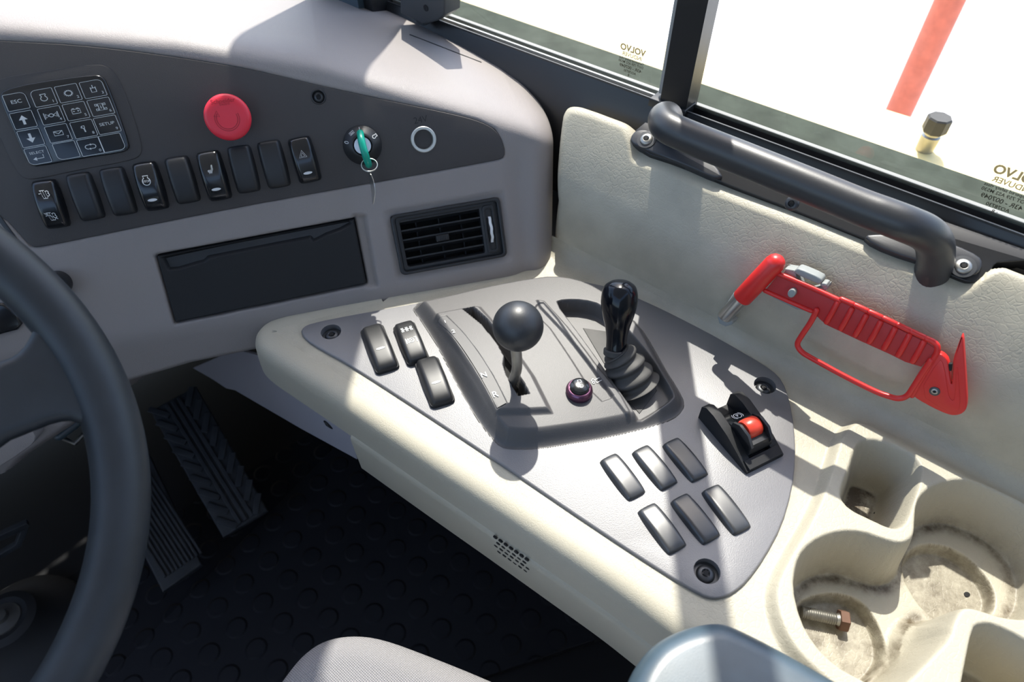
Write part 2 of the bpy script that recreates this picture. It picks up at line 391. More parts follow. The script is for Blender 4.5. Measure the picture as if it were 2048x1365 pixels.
# ================================================================ DASHBOARD
PANEL = [(0, 82), (130, 88), (250, 100), (380, 118), (500, 138), (640, 172), (800, 206), (900, 227), (955, 241), (990, 258), (1003, 280), (1009, 300), (1008, 316), (990, 321), (850, 347), (700, 374), (480, 414), (260, 458), (80, 495), (62, 494), (40, 470)]
pan2 = FD.pxs(PANEL) + [FD.px(0, 425), (-.30, .175), (-.34, .20), (-.34, .31), (-.25, .295)]
DRW = zoom([(30, 905), (1020, 720), (1083, 1045), (125, 1240)], 2.4976, 300, 150)
drw2 = FD.pxs(DRW)
VNT = zoom([(1197, 705), (1745, 610), (1785, 905), (1255, 1003)], 2.4976, 300, 150)
vnt2 = FD.pxs(VNT)
lipU = [-.36, -.20, -.149, -.018, .099, .186, .25, .30, .36]; lipV = [.325, .305, .296, .270, .238, .200, .172, .15, .13]
def dash_h(U, V):
    lip = np.interp(U, lipU, lipV); k = np.interp(U, [-.3, .1, .2, .29], [2.9, 3.0, 2.4, 1.9])
    h = -k*hinge(V-lip, .016)
    h -= 1.0*hinge(U-(.292+.02*V/.17), .016)*1.8 + 5.0*hinge(U-(.309+.02*V/.17), .008)
    vb = np.interp(U, [-.35, -.29, -.207, -.153, -.09, -.017, .1], [-.16, -.115, -.074, -.044, -.036, -.034, -.034])
    h -= .35*hinge(-(V-.006), .01) + 5*hinge(-(V-vb), .005)
    # shallow valley between the trim panel's end and the outer roll
    h -= .004*np.exp(-((U-.272)/.012)**2)*sst((.15-V)/.05)
    h -= .0035*sst((.0015-sdf(pan2, U, V))/.003)                         # seat of the trim panel
    d = sdf(drw2, U, V); h -= .016*sst((.002-d)/.0035)
    dr = sdf([(drw2[1][0], drw2[1][1]+.003), (drw2[1][0]+.011, drw2[1][1]+.001), (drw2[2][0]+.010, drw2[2][1]-.004), (drw2[2][0]-.0, drw2[2][1]-.003)], U, V)
    h -= .005*sst((.003-dr)/.006)
    d = sdf(vnt2, U, V); h -= .03*sst((-.001-d)/.003) + .0025*sst((.008-d)/.008)
    for (a, b, r) in ((847, 279, .0095), (637, 194, .006)):
        u0, v0 = FD.px(a, b); h -= .03*sst((r+.002-np.hypot(U-u0, V-v0))/.003)
    return h
dash = thing('dashboard', 'grey moulded dashboard with a dark switch panel, curving above the footwell', 'dashboard', loc=tuple(FD.at(0, .1)))
u = np.r_[np.linspace(-.75, -.35, 40), axis(-.34, .345, .0016)]; v = np.r_[axis(-.13, .34, .0016), np.linspace(.345, .60, 80)]; UU, VV = np.meshgrid(u, v, indexing='ij'); HH = dash_h(UU, VV)
PP = FD.o + UU[..., None]*FD.u + VV[..., None]*FD.v + HH[..., None]*FD.n
gridmesh('shell', PP, 'dash_grey', dash, mask=((HH > -.42) | ((VV > .2) & (HH > -1.1))) & (PP[..., 2] > -.14) & (PP[..., 0] < .58) & (PP[..., 1] < 1.10))
sock = FD.px(847, 279)
panelo = plate('trim_panel', chaik(pan2, 2), FD, -.0035, .0004, 'panel_dark', dash, .0008,
      holes=[circ(.0098, 32, sock), circ(.0062, 24, FD.px(637, 194))], label='dark grey speckled switch panel')
ks = FD.pxs([(-12, 158), (60, 146), (180, 128), (214, 130), (236, 150), (262, 215), (286, 292), (282, 312), (262, 322), (160, 340), (62, 362), (40, 352), (20, 318), (-30, 200)])
plate('keypad_surround', chaik(ks, 2), FD, 0, .0013, 'panel_dark', dash, .0009)
text('voltage_mark', '24V', FD, *FD.px(841, 240), .0006, .0085, 'print_faint', dash, .06)
su, sv = FD.px(637, 194)
screw('screw', FD, su, sv, -.003, .0052, dash, 'bolt_black')
tube('screw_rim', [FD.at(su+.0062*cos(a), sv+.0062*sin(a), .0006) for a in np.linspace(0, 2*pi, 25)[:-1]], .0007, 'black_satin', dash, 8, closed=True)
plate('seam_strip', [FD.px(0, 430), FD.px(50, 498), FD.px(44, 503), FD.px(0, 445)], FD, -.002, .001, 'black_satin', dash, .0003)
# small dark line across the dash top
def on_dash(a, b):
    d = ray(a, b); t = np.linspace(.4, 1.2, 1601)[:, None]; q = CP+d*t-FD.o; U_, V_, N_ = q@FD.u, q@FD.v, q@FD.n
    return (CP+d*t)[np.argmax(N_ < dash_h(U_, V_))]
tube('seam', [on_dash(820+142*k/12, 70+55*k/12)+np.array([0, 0, .0002]) for k in range(13)], .0007, 'black_matte', dash, 6)

# keypad
kp = thing('keypad', 'black membrane keypad with numbered symbol keys and ESC, arrow and SELECT keys', 'keypad', FD.sub(*FD.px(130, 240), .0013))
kout = FD.pxs([(6, 180), (60, 166), (185, 149), (203, 152), (213, 165), (236, 225), (258, 288), (257, 299), (244, 306), (160, 318), (75, 334), (62, 331), (50, 318), (28, 265), (2, 205), (0, 190)], .0035)
plate('base', chaik(kout, 1), FD, .0010, .0036, 'black_gloss', kp, .0012)
ROWX = np.array([[95, 420], [137, 527], [180, 632], [222, 735]]); C1 = np.array([[255, 395], [300, 500], [342, 605], [388, 705]])
C2_ = np.array([[400, 370], [445, 475], [490, 580], [530, 683]]); C3 = np.array([[545, 345], [590, 450], [628, 555], [655, 660]])
def keymap(c, h=.0042):
    c = np.array(c)/2.926+[0, 60]
    def f(x, y):
        p = c + np.array([64, -11.5])/2.926*x + np.array([-20, -48])/2.926*y*.98
        q = FD.px(p[0], p[1], h); return FD.at(q[0], q[1], h)
    return f
def poly_round(x0, y0, x1, y1, r=.12, big=None):
    pts = rrect(x1-x0, y1-y0, r, 3); pts = [(a+(x0+x1)/2, b+(y0+y1)/2) for a, b in pts]; return pts
def key_outline(k):
    R = {0: (.12,)*4}
    rs = {'tr': (.5, .12, .12, .12), 'tl': (.12, .5, .12, .12), 'bl': (.12, .12, .5, .12), 'br': (.12, .12, .12, .5)}.get(k, (.12,)*4)
    o = []
    for (cx, cy, a), r in zip(((1, 1, 0), (-1, 1, 90), (-1, -1, 180), (1, -1, 270)), rs):
        for i in range(5): t = radians(a+90*i/4); o.append((cx-r*np.sign(cx)+r*cos(t), cy-r*np.sign(cy)+r*sin(t)))
    return o
ic_engine = [(arc(0, -.15, .30, 125, 415), False), ([(-.17, .10), (-.17, .22), (-.25, .32), (-.25, .42), (.25, .42), (.25, .32), (.17, .22), (.17, .10)], False)]
ic_gear = [(circ(.30, 24), True)] + [([(.32*cos(a), .32*sin(a)), (.42*cos(a), .42*sin(a))], False) for a in np.linspace(0, 2*pi, 15)[:-1]]
ic_cyl = [([(-.22, .25), (-.22, -.4), (.22, -.4), (.22, .25)], False), ([(-.22, .12), (.22, .12)], False), ([(0, .12), (0, .5)], False)]
ic_axle = [(circ(.2, 16), True), ([(-.2, 0), (-.5, .25), (-.5, -.25), (-.2, 0)], False), ([(.2, 0), (.5, .25), (.5, -.25), (.2, 0)], False), ([(-.62, .4), (-.62, -.4)], False), ([(.62, .4), (.62, -.4)], False)]
ic_batt = [([(-.38, -.3), (.38, -.3), (.38, .25), (-.38, .25)], True), ([(-.28, .25), (-.28, .36), (-.12, .36), (-.12, .25)], False), ([(.28, .25), (.28, .36), (.12, .36), (.12, .25)], False), ([(-.28, 0), (-.12, 0)], False), ([(.12, 0), (.28, 0)], False), ([(.2, .08), (.2, -.08)], False)]
ic_info = [([(-.2, -.42), (.2, -.42), (.2, .42), (-.2, .42)], True), ([(0, -.22), (0, .1)], False), ([(-.02, .22), (.02, .24)], False)] + [([(a-.08, b-.12), (a+.08, b-.12), (a+.08, b+.12), (a-.08, b+.12)], True) for a in (-.38, .38) for b in (-.3, .3)]
ic_mail = [([(-.4, -.26), (.4, -.26), (.4, .28), (-.4, .28)], True), ([(-.4, .28), (0, -.05), (.4, .28)], False)]
ic_wrench = [([(-.1, .4), (.12, .4), (.12, .12), (-.1, .12)], True), ([(.02, .12), (.04, -.4)], False), ([(.07, .12), (.09, -.4)], False), ([(-.22, .3), (-.1, .3)], False), ([(-.22, .18), (-.1, .18)], False)]
ic_loop = [(arc(-.22, 0, .26, 70, 290, 10), False), (arc(.22, 0, .26, -110, 110, 10), False), ([(-.12, .26), (.1, .26)], False), ([(-.1, -.26), (.12, -.26)], False), ([(.04, .36), (.14, .26), (.04, .16)], False), ([(-.04, -.16), (-.14, -.26), (-.04, -.36)], False)]
arr_up = [[(-.12, -.55), (.12, -.55), (.12, .02), (.4, .02), (0, .58), (-.4, .02), (-.12, .02)]]
arr_dn = [[(x, -y) for x, y in arr_up[0]]]
KEYS = [(ROWX[0], 'tr2', [], [], 'ESC', None), (ROWX[1], '', [], arr_up, None, None), (ROWX[2], '', [], arr_dn, None, None), (ROWX[3], 'sel', [([(.45, .05), (.45, -.38), (-.3, -.38)], False)], [[(-.55, -.38), (-.2, -.15), (-.2, -.6)]], 'SELECT', None),
        (C1[0], 'tl', ic_engine, [], None, '1'), (C1[1], '', ic_axle, [], None, '4'), (C1[2], '', ic_mail, [], None, '7'), (C1[3], 'bl', [], [], None, None),
        (C2_[0], '', ic_gear, [], None, '2'), (C2_[1], '', ic_batt, [], None, '5'), (C2_[2], '', ic_wrench, [], None, '8'), (C2_[3], '', ic_loop, [], None, '0'),
        (C3[0], 'tr', ic_cyl, [], None, '3'), (C3[1], '', ic_info, [], None, '6'), (C3[2], '', [], [], 'SETUP', '9'), (C3[3], 'br', [], [], None, None)]
for c, kk, st, so, word, num in KEYS:
    f = keymap(c); f0 = keymap(c, .0035)
    ol = key_outline({'tr2': 'tl', 'sel': 'bl'}.get(kk, kk)) if kk else key_outline('')
    if kk == 'tr2': ol = [(-x if True else x, y) for x, y in key_outline('tl')]
    if kk == 'tr2': ol = key_outline('tr')
    n = len(ol); V = [f0(*q) for q in ol]+[f(*q) for q in ol]
    k = mk('key', V, [[i, (i+1) % n, n+(i+1) % n, n+i] for i in range(n)]+[list(range(n, 2*n))], 'black_gloss', kp)
    g = keymap(c, .00435)
    ink('outline', [(ol, True)], g, .045, 'print_white', k)
    if st or so: ink('symbol', [([(x*1.0, y*.95) for x, y in p], cl) for p, cl in st], g, .07, 'print_white', k, so)
    if word: text('lettering', word, FD, 0, .36 if word == 'SELECT' else (.12 if word == 'SETUP' else 0), 0, {'ESC': .62, 'SELECT': .42, 'SETUP': .50}[word], 'print_white', k, fn=g)
    if num: text('numeral', num, FD, .70, -.60, 0, .44, 'print_white', k, fn=g)

# rocker switches and blanks
def rocker_mesh(name, wd, ln, h, m, parent, crown=.35, p=7, side=.0):
    a = np.sin(np.linspace(-1, 1, 19)*pi/2); b = np.sin(np.linspace(-1, 1, 31)*pi/2)
    S, T = np.meshgrid(a, b, indexing='ij')
    X = wd/2*S*(1-.05*T**4)*(1+.04*(1-T**2)); Y = ln/2*T*(1-.035*S**2)
    edge = np.clip((1-np.abs(S)**p)*(1-np.abs(T)**14), 0, 1)**.30
    Z = h*edge*(1-crown*T**2) - side*hinge(np.abs(S)-.74, .08)*4*h
    Z = np.where(edge < 1e-6, 0, Z)
    P = np.stack([X, Y, Z], -1); P[0, :, 2] = P[-1, :, 2] = 0; P[:, 0, 2] = P[:, -1, 2] = 0
    return gridmesh(name, P, m, parent, ang=60, local=True)
def crown_z(h, ln, y, crown): return h*(1-crown*(2*y/ln)**2)
def rocker_px(px0, px1, h):        # frame on a plane from the middle of its upper and lower end
    return px0, px1
def place(fr, a, b, h):
    p = np.array(fr.px(*a, h)); q = np.array(fr.px(*b, h)); c = (p+q)/2; d = p-q; return fr.sub(c[0], c[1], 0, (d[0], d[1])), np.linalg.norm(d)
ic_seat = [([(.30, .9), (.42, .95), (.42, .1), (.1, -.45), (-.5, -.25), (-.55, -.0), (.05, -.15), (.18, .1), (.30, .9)], False)] + [([(x, -.6), (x+.08, -.35), (x-.02, -.1), (x+.08, .12)], False) for x in (-.35, -.12, .1)]
ic_haz = [([(-.56, -.45), (.56, -.45), (0, .58)], True), ([(-.28, -.28), (.28, -.28), (0, .24)], True)]
ic_stop = [(arc(0, -.1, .58, 118, 422, 20), False), ([(-.28, .41), (-.4, .75), (.4, .75), (.28, .41)], False)]
def ic_regen(dy, cross):
    s = []
    for x in (-.4, -.1, .2): s += [([(x+.05*k, dy+.35-.2*k), (x+.05*k+.09, dy+.35-.2*k)], False) for k in range(5)]
    s += [([(-.5, dy+.5), (.15, dy+.5)], False), ([(-.15, dy-.6), (.45, dy-.6)], False), (arc(.45, dy+.2, .2, -60, 150, 8), False), (arc(.55, dy-.15, .18, -120, 80, 8), False), ([(-.65, dy+.1), (-.4, dy+.1)], False)]
    if cross: s.append(([(-.75, dy+.5), (.8, dy-.5)], False))
    return s
RK = [((82, 361), (114, 458), 1, 'regen', 'black rocker with two dotted exhaust symbols, leftmost of the dashboard switch row'),
      ((152, 347), (186, 441), 0, None, 'plain black blanking cap right of the exhaust symbol rocker'),
      ((219, 336), (251, 431), 0, None, 'plain black blanking cap just left of the engine STOP rocker'),
      ((284, 325), (314, 422), 1, 'stop', 'black rocker marked STOP inside an engine symbol, white lens below'),
      ((350, 314), (378, 407), 0, None, 'plain black blanking cap between the STOP rocker and the seat heating rocker'),
      ((412, 303), (441, 402), 1, 'seat', 'black rocker with a heated seat symbol below the red stop button'),
      ((475, 292), (499, 386), 0, None, 'plain black blanking cap just right of the seat heating rocker'),
      ((535, 282), (560, 376), 0, None, 'plain black blanking cap just left of the hazard rocker'),
      ((596, 275), (622, 366), 1, 'haz', 'black rocker with a hazard warning triangle, rightmost of the dashboard row')]
for a, b, real, icn, lab in RK:
    fr, ln = place(FD, a, b, .006 if real else .004); h = .0105 if real else .0080; wd = .0225
    t = thing('rocker_switch' if real else 'switch_blank', lab, 'switch' if real else 'switch cover', fr, group='dashboard rocker switches' if real else 'blank covers in the dashboard switch row')
    m = 'black_gloss' if real else 'black_satin'
    cr = .42 if real else .30
    body = rocker_mesh('rocker' if real else 'cover', wd, ln, h, m, t, crown=cr, side=.5)
    plate('bezel', rrect(wd-.0006, ln-.0006, .004), fr, 0, .0014, 'black_matte', t, .0005)
    def rz(sc, cy, s=.0048):
        def f(x, y):
            X = x*s; Y = cy+y*s; return fr.at(X, Y, crown_z(h, ln, Y, cr)+.0003)
        return f
    if icn == 'haz': ink('symbol', [(chaik(p, 0), c) for p, c in ic_haz], rz(1, .006, .0062), .075, 'print_white', t)
    if icn == 'seat': ink('symbol', ic_seat, rz(1, .006, .0048), .10, 'print_white', t)
    if icn == 'stop':
        ink('symbol', ic_stop, rz(1, .006, .0058), .11, 'print_white', t); text('lettering', 'STOP', fr, 0, -.1, 0, .46, 'print_white', t, fn=rz(1, .006, .0058), bold=.015)
    if icn == 'regen':
        ink('symbol', ic_regen(0, False), rz(1, .010, .0062), .09, 'print_white', t); ink('symbol', ic_regen(0, True), rz(1, -.0095, .0062), .09, 'print_white', t)
    elif real:
        f = rz(1, -.0115, 1)
        n = 20; lens = [(.0042*cos(2*pi*i/n), .0013*sin(2*pi*i/n)) for i in range(n)]
        ink('indicator_lens', [], f, 1, 'print_light', t, [lens])

# emergency stop
eu, ev = FD.px(454, 235, .022); fe = FD.sub(eu, ev, 0)
es = thing('emergency_stop_button', 'red mushroom emergency stop button with a turning arrow, on the dark panel', 'button', fe)
lathe('collar', [(.0125, 0), (.0125, .010), (.011, .012), (.010, .016)], fe.o, fe.n, 'black_satin', es)
lathe('mushroom_head', [(.012, .012), (.0165, .0125), (.0194, .0150), (.0200, .0175), (.0197, .0196), (.0185, .0213), (.0160, .0224), (.0120, .0226), (.006, .0224), (0, .0223)], fe.o, fe.n, 'red_stop', es, 56)
fz = lambda x, y: fe.at(x, y, .02275)
ink('turning_arrow', [(arc(0, -.001, .0088, 20, -215, 26), False), ([(-.0105, .0020), (-.0072, .0065), (-.0058, .0012)], True), (arc(0, -.001, .0104, 20, -205, 26), False)], fz, .0006, 'red_groove_shade', es)
text('lettering', 'Schneider', fe, 0, .0138, .02275, .0052, 'red_groove_shade', es)
text('lettering', 'Electric', fe, 0.001, .0112, .02290, .0030, 'red_groove_shade', es)

# ignition switch, key, ring, tag
iu, iv = FD.px(725, 291, .006); fi = FD.sub(iu, iv, 0)
ig = thing('ignition_switch', 'round black ignition switch with a steel barrel and white position symbols', 'ignition switch', fi)
lathe('bezel', [(.0182, 0), (.0184, .0012), (.0176, .0028), (.0118, .0088), (.0105, .0098), (.0092, .0100), (.0088, .0085), (.0085, .007)], fi.o, fi.n, 'black_satin', ig, 56)
lathe('barrel', [(.0084, .004), (.0084, .0088), (.0078, .0094), (0, .0094)], fi.o, fi.n, 'steel', ig)
def cone(x, y):
    r = hypot(x, y); return fi.at(x, y, .0028+(.0176-r)*(.006/.0058)*1.0+.0004)
def atpol(r, a, s):
    cx, cy = r*sin(radians(a)), r*cos(radians(a)); ca, sa = cos(radians(a)), -sin(radians(a))
    return lambda x, y: cone(cx+s*(x*ca-y*sa), cy+s*(x*sa+y*ca))
ink('position_line', [([(0, -1), (0, 1)], False)], atpol(.0147, 0, .0021), .25, 'print_white', ig)
text('position_mark', '0', fi, 0, 0, 0, 1.8, 'print_white', ig, fn=atpol(.0147, -72, .0032))
ink('radio_symbol', [([(-1, -.5), (1, -.5), (1, .5), (-1, .5)], True), ([(-.7, 0), (-.4, .3), (-.1, -.3), (.2, .3), (.5, -.3), (.75, .2)], False), ([(-.7, -.2), (.7, -.2)], False)], atpol(.0147, -32, .0024), .16, 'print_white', ig)
ink('engine_symbol', [([(x*2, y*2) for x, y in p], c) for p, c in ic_engine], atpol(.0147, 62, .0026), .2, 'print_white', ig)
ky = thing('ignition_key', 'key with a turquoise plastic head, pushed into the ignition switch', 'key', fi)
box('blade', fi, (0, 0, .0125), (.0075, .002, .010), 'steel', ky, .0003)
hp = [fi.at(0, .0115, .0125), fi.at(-.0002, .0065, .020), fi.at(0, 0, .0235), fi.at(.0008, -.0075, .0245), fi.at(.0018, -.0145, .021), fi.at(.0022, -.0175, .017)]
tube('key_head', catmull(hp, 6), [.0030]*2+[.0034]*12+[.0036]*10+[.0031]*7 if False else .0034, 'green_key', ky, 14, nrm=fi.u)
rc = fi.at(.0028, -.0175, .0235)
kr = thing('key_ring', 'thin steel split ring hanging from the turquoise key head', 'key ring', loc=tuple(rc))
rf = Fr(rc, fi.u, fi.v*.8+fi.n*-.6)
for q, off in ((0, -.0003), (1, .0005)):
    tube('wire', [rf.at(.0074*cos(a), .0068*sin(a), off) for a in np.linspace(0, 2*pi, 41)[:-1]], .00045, 'steel', kr, 8, closed=True)
tg = thing('key_tag', 'thin steel tag hanging edge-on from the key ring', 'tag', loc=tuple(rc))
pt = [FD.at(*FD.px(a, b, .024), .024) for a, b in ((739, 347), (743, 362), (746, 385), (745.5, 409))]
P = catmull(pt, 6); W = .007*np.sin(np.linspace(.25, pi-.12, len(P)))[:, None]*(fi.n*.97+fi.u*.24); T = fi.u*.0006
loop = [P-W, P-W+T, P+W+T, P+W]; V = np.stack(loop, 0).transpose(1, 0, 2)
mk('tag_blade', V, gridf(len(P), 4, cv=True).tolist()+[[0, 1, 2, 3], [4*len(P)-4+i for i in (3, 2, 1, 0)]], 'steel', tg)

# 24 V socket
fs = FD.sub(*sock, 0)
so = thing('power_socket', 'round 24V power socket with a pale metal rim, right of the ignition switch', 'socket', fs)
lathe('rim', [(.0092, -.004), (.0092, .0008), (.0096, .0016), (.0118, .0018), (.0124, .0012), (.0125, 0)], fs.o, fs.n, 'ring_alu', so, 48, caps=False)
lathe('barrel', [(.0093, 0), (.0092, -.024), (0, -.024)], fs.o, fs.n, 'black_satin', so, 32, caps=False)
tube('centre_contact', [fs.at(.001, .002, -.024), fs.at(.001, .003, -.012), fs.at(0, .0005, -.008)], .0016, 'steel_dull', so, 10)
tube('side_contact', [fs.at(-.006, .004, -.024), fs.at(-.0055, .004, -.006)], .0012, 'steel_dull', so, 8)

# storage drawer
dc = np.mean(np.array(drw2), 0); dr = thing('storage_drawer', 'black textured storage drawer with a finger groove, below the switch panel', 'drawer', FD.sub(dc[0], dc[1], 0))
do = chaik([q for p in drw2 for q in (p,)], 0)
GRV = FD.pxs(zoom([(60, 915), (160, 893), (400, 842), (700, 785), (1000, 728), (1005, 745), (950, 775), (880, 800), (840, 822), (815, 832), (800, 815), (560, 862), (290, 915), (270, 935), (230, 945), (140, 972), (90, 975)], 2.4976, 300, 150), .001)
ins = inset(ccw(do), .0008)
u = axis(min(p[0] for p in drw2), max(p[0] for p in drw2), .0009); v = axis(min(p[1] for p in drw2), max(p[1] for p in drw2), .0006)
# follow the outline exactly: bilinear patch
q = np.array(drw2); S, T = np.meshgrid(np.linspace(0, 1, 210), np.linspace(0, 1, 110), indexing='ij')
S = S; XY = ((1-S)*T)[..., None]*q[0]+(S*T)[..., None]*q[1]+(S*(1-T))[..., None]*q[2]+((1-S)*(1-T))[..., None]*q[3]
e = np.minimum(np.minimum(S, 1-S)*.19, np.minimum(T, 1-T)*.067)
g = sdf(GRV, XY[..., 0], XY[..., 1])
Z = .0006 - .010*(1-np.sqrt(np.clip(1-np.clip(1-e/.0015, 0, 1)**2, 0, 1)))
lowr = sst((T-.80)/.10)
Z = Z - .0075*sst((.0015-g)/.0055)
P = FD.o + XY[..., :1]*FD.u + XY[..., 1:]*FD.v + Z[..., None]*FD.n
gridmesh('front_panel', P, 'black_matte', dr, ang=60, flip=True)
plate('tray_body', inset(ccw(do), .0015), FD, -.055, -.004, 'black_satin', dr, .0005)

# air vent
vc = np.mean(np.array(vnt2), 0); av = thing('air_vent', 'black rectangular air vent with horizontal slats, at the right end of the dashboard', 'air vent', FD.sub(vc[0], vc[1], 0))
vq = np.array(vnt2)
def vq_at(s, t, q=vq): return (1-s)*t*q[0]+s*t*q[1]+s*(1-t)*q[2]+(1-s)*(1-t)*q[3]
def vrect(s0, t0, s1, t1, r=.08, k=4):
    return [tuple(vq_at((s0+s1)/2+a, (t0+t1)/2+b)) for a, b in [(x, y) for x, y in rr2(s1-s0, t1-t0, r, r*1.75, k)]]
def rr2(w_, h_, rx, ry, k):
    o = []
    for cx, cy, a in ((w_/2-rx, h_/2-ry, 0), (-w_/2+rx, h_/2-ry, 90), (-w_/2+rx, -h_/2+ry, 180), (w_/2-rx, -h_/2+ry, 270)):
        for i in range(k+1): t = radians(a+90*i/k); o.append((cx+rx*cos(t), cy+ry*sin(t)))
    return o
ringplate('frame', vrect(0, 0, 1, 1, .05), vrect(.035, .05, .965, .95, .03), FD, -.012, .0022, 'black_satin', av, .001)
ringplate('inner_frame', vrect(.03, .045, .97, .955, .03), vrect(.075, .115, .80, .885, .02), FD, -.014, -.0015, 'black_satin', av, .0008)
plate('duct_back', vrect(.03, .045, .97, .955, .03), FD, -.028, -.025, 'black_void', av, .0004)
for k in range(5):
    t0 = .115+.77*(k+.5)/5
    a = vq_at(.07, t0); b = vq_at(.805, t0)
    pts = [(FD.at(a[0], a[1], -.010), FD.at(b[0], b[1], -.010)), (FD.at(a[0], a[1]+.004, -.0028), FD.at(b[0], b[1]+.004, -.0028))]
    th = FD.v*.0008
    V = [pts[0][0]-th, pts[0][1]-th, pts[1][1]-th, pts[1][0]-th, pts[0][0]+th, pts[0][1]+th, pts[1][1]+th, pts[1][0]+th]
    mk('slat', V, [[0, 1, 2, 3], [7, 6, 5, 4], [0, 4, 5, 1], [1, 5, 6, 2], [2, 6, 7, 3], [3, 7, 4, 0]], 'black_satin', av, ang=30)
for s0 in (.22, .43, .63):
    a = vq_at(s0, .1); b = vq_at(s0, .9); th = FD.u*.0006
    V = [FD.at(*a, -.024)-th, FD.at(*b, -.024)-th, FD.at(*b, -.011)-th, FD.at(*a, -.011)-th]; V = V+[x+2*th for x in V]
    mk('vane', V, [[0, 1, 2, 3], [7, 6, 5, 4], [0, 4, 5, 1], [1, 5, 6, 2], [2, 6, 7, 3], [3, 7, 4, 0]], 'black_matte', av, ang=30)
c = vq_at(.43, .50); kn = box('direction_tab', FD, (c[0], c[1], -.0035), (.0135, .0062, .009), 'black_satin', av, .001)
for k in range(7): box('grip_rib', FD, (c[0]-.0054+.0018*k, c[1], .0012), (.0007, .0056, .0008), 'black_satin', kn, .0002)
c0, c1 = vq_at(.875, .14), vq_at(.875, .87)
ringplate('wheel_slot', vrect(.825, .10, .935, .90, .03), vrect(.852, .15, .912, .84, .02), FD, -.012, .0002, 'black_satin', av, .0005)
tw = lathe('thumb_wheel', [(.0215, -.0030), (.0222, -.0022), (.0222, .0022), (.0215, .0030)], FD.at(*(vq_at(.882, .49)), -.0195), FD.u, 'black_matte', av, 60)
# white wavy line on the wheel
V = []; cc = FD.at(*(vq_at(.882, .49)), -.0195)
pth = [(.0003*sin(a*14), a) for a in np.linspace(-.92, .92, 34)]
for wv, a in pth:
    for sgn in (-1, 1): V.append(cc+FD.u*(wv+sgn*.0014)+FD.v*.0226*sin(a)+FD.n*.0226*cos(a))
mk('white_line', V, [[2*i, 2*i+1, 2*i+3, 2*i+2] for i in range(33)], 'print_light', tw, ang=180)

# column stalk end seen beside the wheel rim
su_, sv_ = FD.px(108, 572, .012)
st = thing('round_switch', 'small black round switch on the dashboard just right of the steering wheel rim', 'switch', FD.sub(su_, sv_, 0))
lathe('knob_cap', [(.0115, 0), (.0115, .009), (.0105, .012), (.007, .0135), (0, .014)], FD.at(su_, sv_, 0), FD.n, 'black_gloss', st)
ins_ = thing('instrument_pod', 'black instrument housing behind the steering wheel spoke', 'instrument housing', FD.sub(*FD.px(-30, 640), 0))
plate('pod_body', chaik(FD.pxs([(-200, 640), (0, 600), (34, 622), (50, 655), (0, 668), (-200, 730)]), 1), FD, -.004, .004, 'black_gloss', ins_, .002)
plate('lower_cover', chaik(FD.pxs([(-200, 960), (-50, 900), (55, 868), (66, 885), (50, 905), (-60, 975), (-200, 1060)]), 1), FD, -.03, -.0085, 'dash_grey', dash, .001)

# ================================================================ SIDE WALL, WINDOW, CAB SHELL
tq = [(1125, 207), (1180, 224), (1240, 246), (1262, 268), (1278, 302), (1360, 330), (1450, 368), (1600, 425), (1740, 482), (1860, 530), (1925, 562), (1955, 566), (1978, 548), (1990, 525), (2048, 520)]
tp_ = np.array([onx(a, b, .527)[1:] for a, b in tq]); tp_ = tp_[np.argsort(tp_[:, 0])]
tp_ = np.array([onx(a, b, .533)[1:] for a, b in tq]); tp_ = tp_[np.argsort(tp_[:, 0])]
zy_ = np.linspace(-.5, .5, 801); zz_ = np.interp(zy_, np.r_[-.5, tp_[:, 0], .5], np.r_[tp_[0, 1]+.002, tp_[:, 1], tp_[-1, 1]])
gk_ = np.exp(-np.linspace(-2.2, 2.2, 15)**2); zz_ = np.convolve(np.pad(zz_, 7, 'edge'), gk_/gk_.sum(), 'valid')
def ztop(y): return np.interp(y, zy_, zz_)
pz_ = np.array([-.08, .0, .02, .04, .06, .08, .10, .12, .14, .149, .153]); px_ = np.array([.487, .487, .487, .4875, .4895, .4955, .5060, .5185, .5335, .5450, .556])
_c = catmull(np.stack([pz_, px_], 1), 8)
def wprof(Z): return np.interp(Z, np.r_[_c[:, 0], .2], np.r_[_c[:, 1], .75])
def wall_x(Y, Z, full=True):
    zt = ztop(Y); ye = np.interp(Z, [.06, .15], [.341, .374])
    ye = ye-.016*np.clip((Z-(zt-.016))/.016, 0, 1.2)**2
    d2 = np.maximum(0, Y-(ye-.014))/.014
    rl = lambda d, q=2.0: np.where(d < .985, 1-np.clip(1-d**q, 0, 1)**(1/q), .86+(d-.985)*3)
    x = wprof(Z) + .02*rl(d2) + 4*hinge(Z-(zt-.004), .004)
    d = np.hypot(Y-wsc[1], Z-wsc[2]); x = x+.006*sst((.012-d)/.006)
    d3 = np.hypot((Y+.135)/.03, (Z-.13)/.04); x = x+.012*sst((1-d3)/.6)
    return x
wsc = onx(1580, 412, .516)
y = axis(-.42, .40, .002); z = np.r_[axis(-.06, .10, .0013), axis(.1006, .17, .0005)]; Y, Z = np.meshgrid(y, z, indexing='ij'); X = wall_x(Y, Z)
wr = gridmesh('wall_right', np.stack([X, Y, Z-1.3*hinge(X-.544, .006)], -1), 'beige', flip=False, mask=(X < .60)); wr['kind'] = 'structure'
fw_ = Fr(wsc+np.array([.004, 0, 0]), (0, -1, 0), (.55, 0, 1))
screw('screw', fw_, 0, 0, 0, .006, wr)
SH0 = np.array([.527, 0, .131])
FSH = Fr(SH0, (0, -1, 0), (.866, 0, .50))
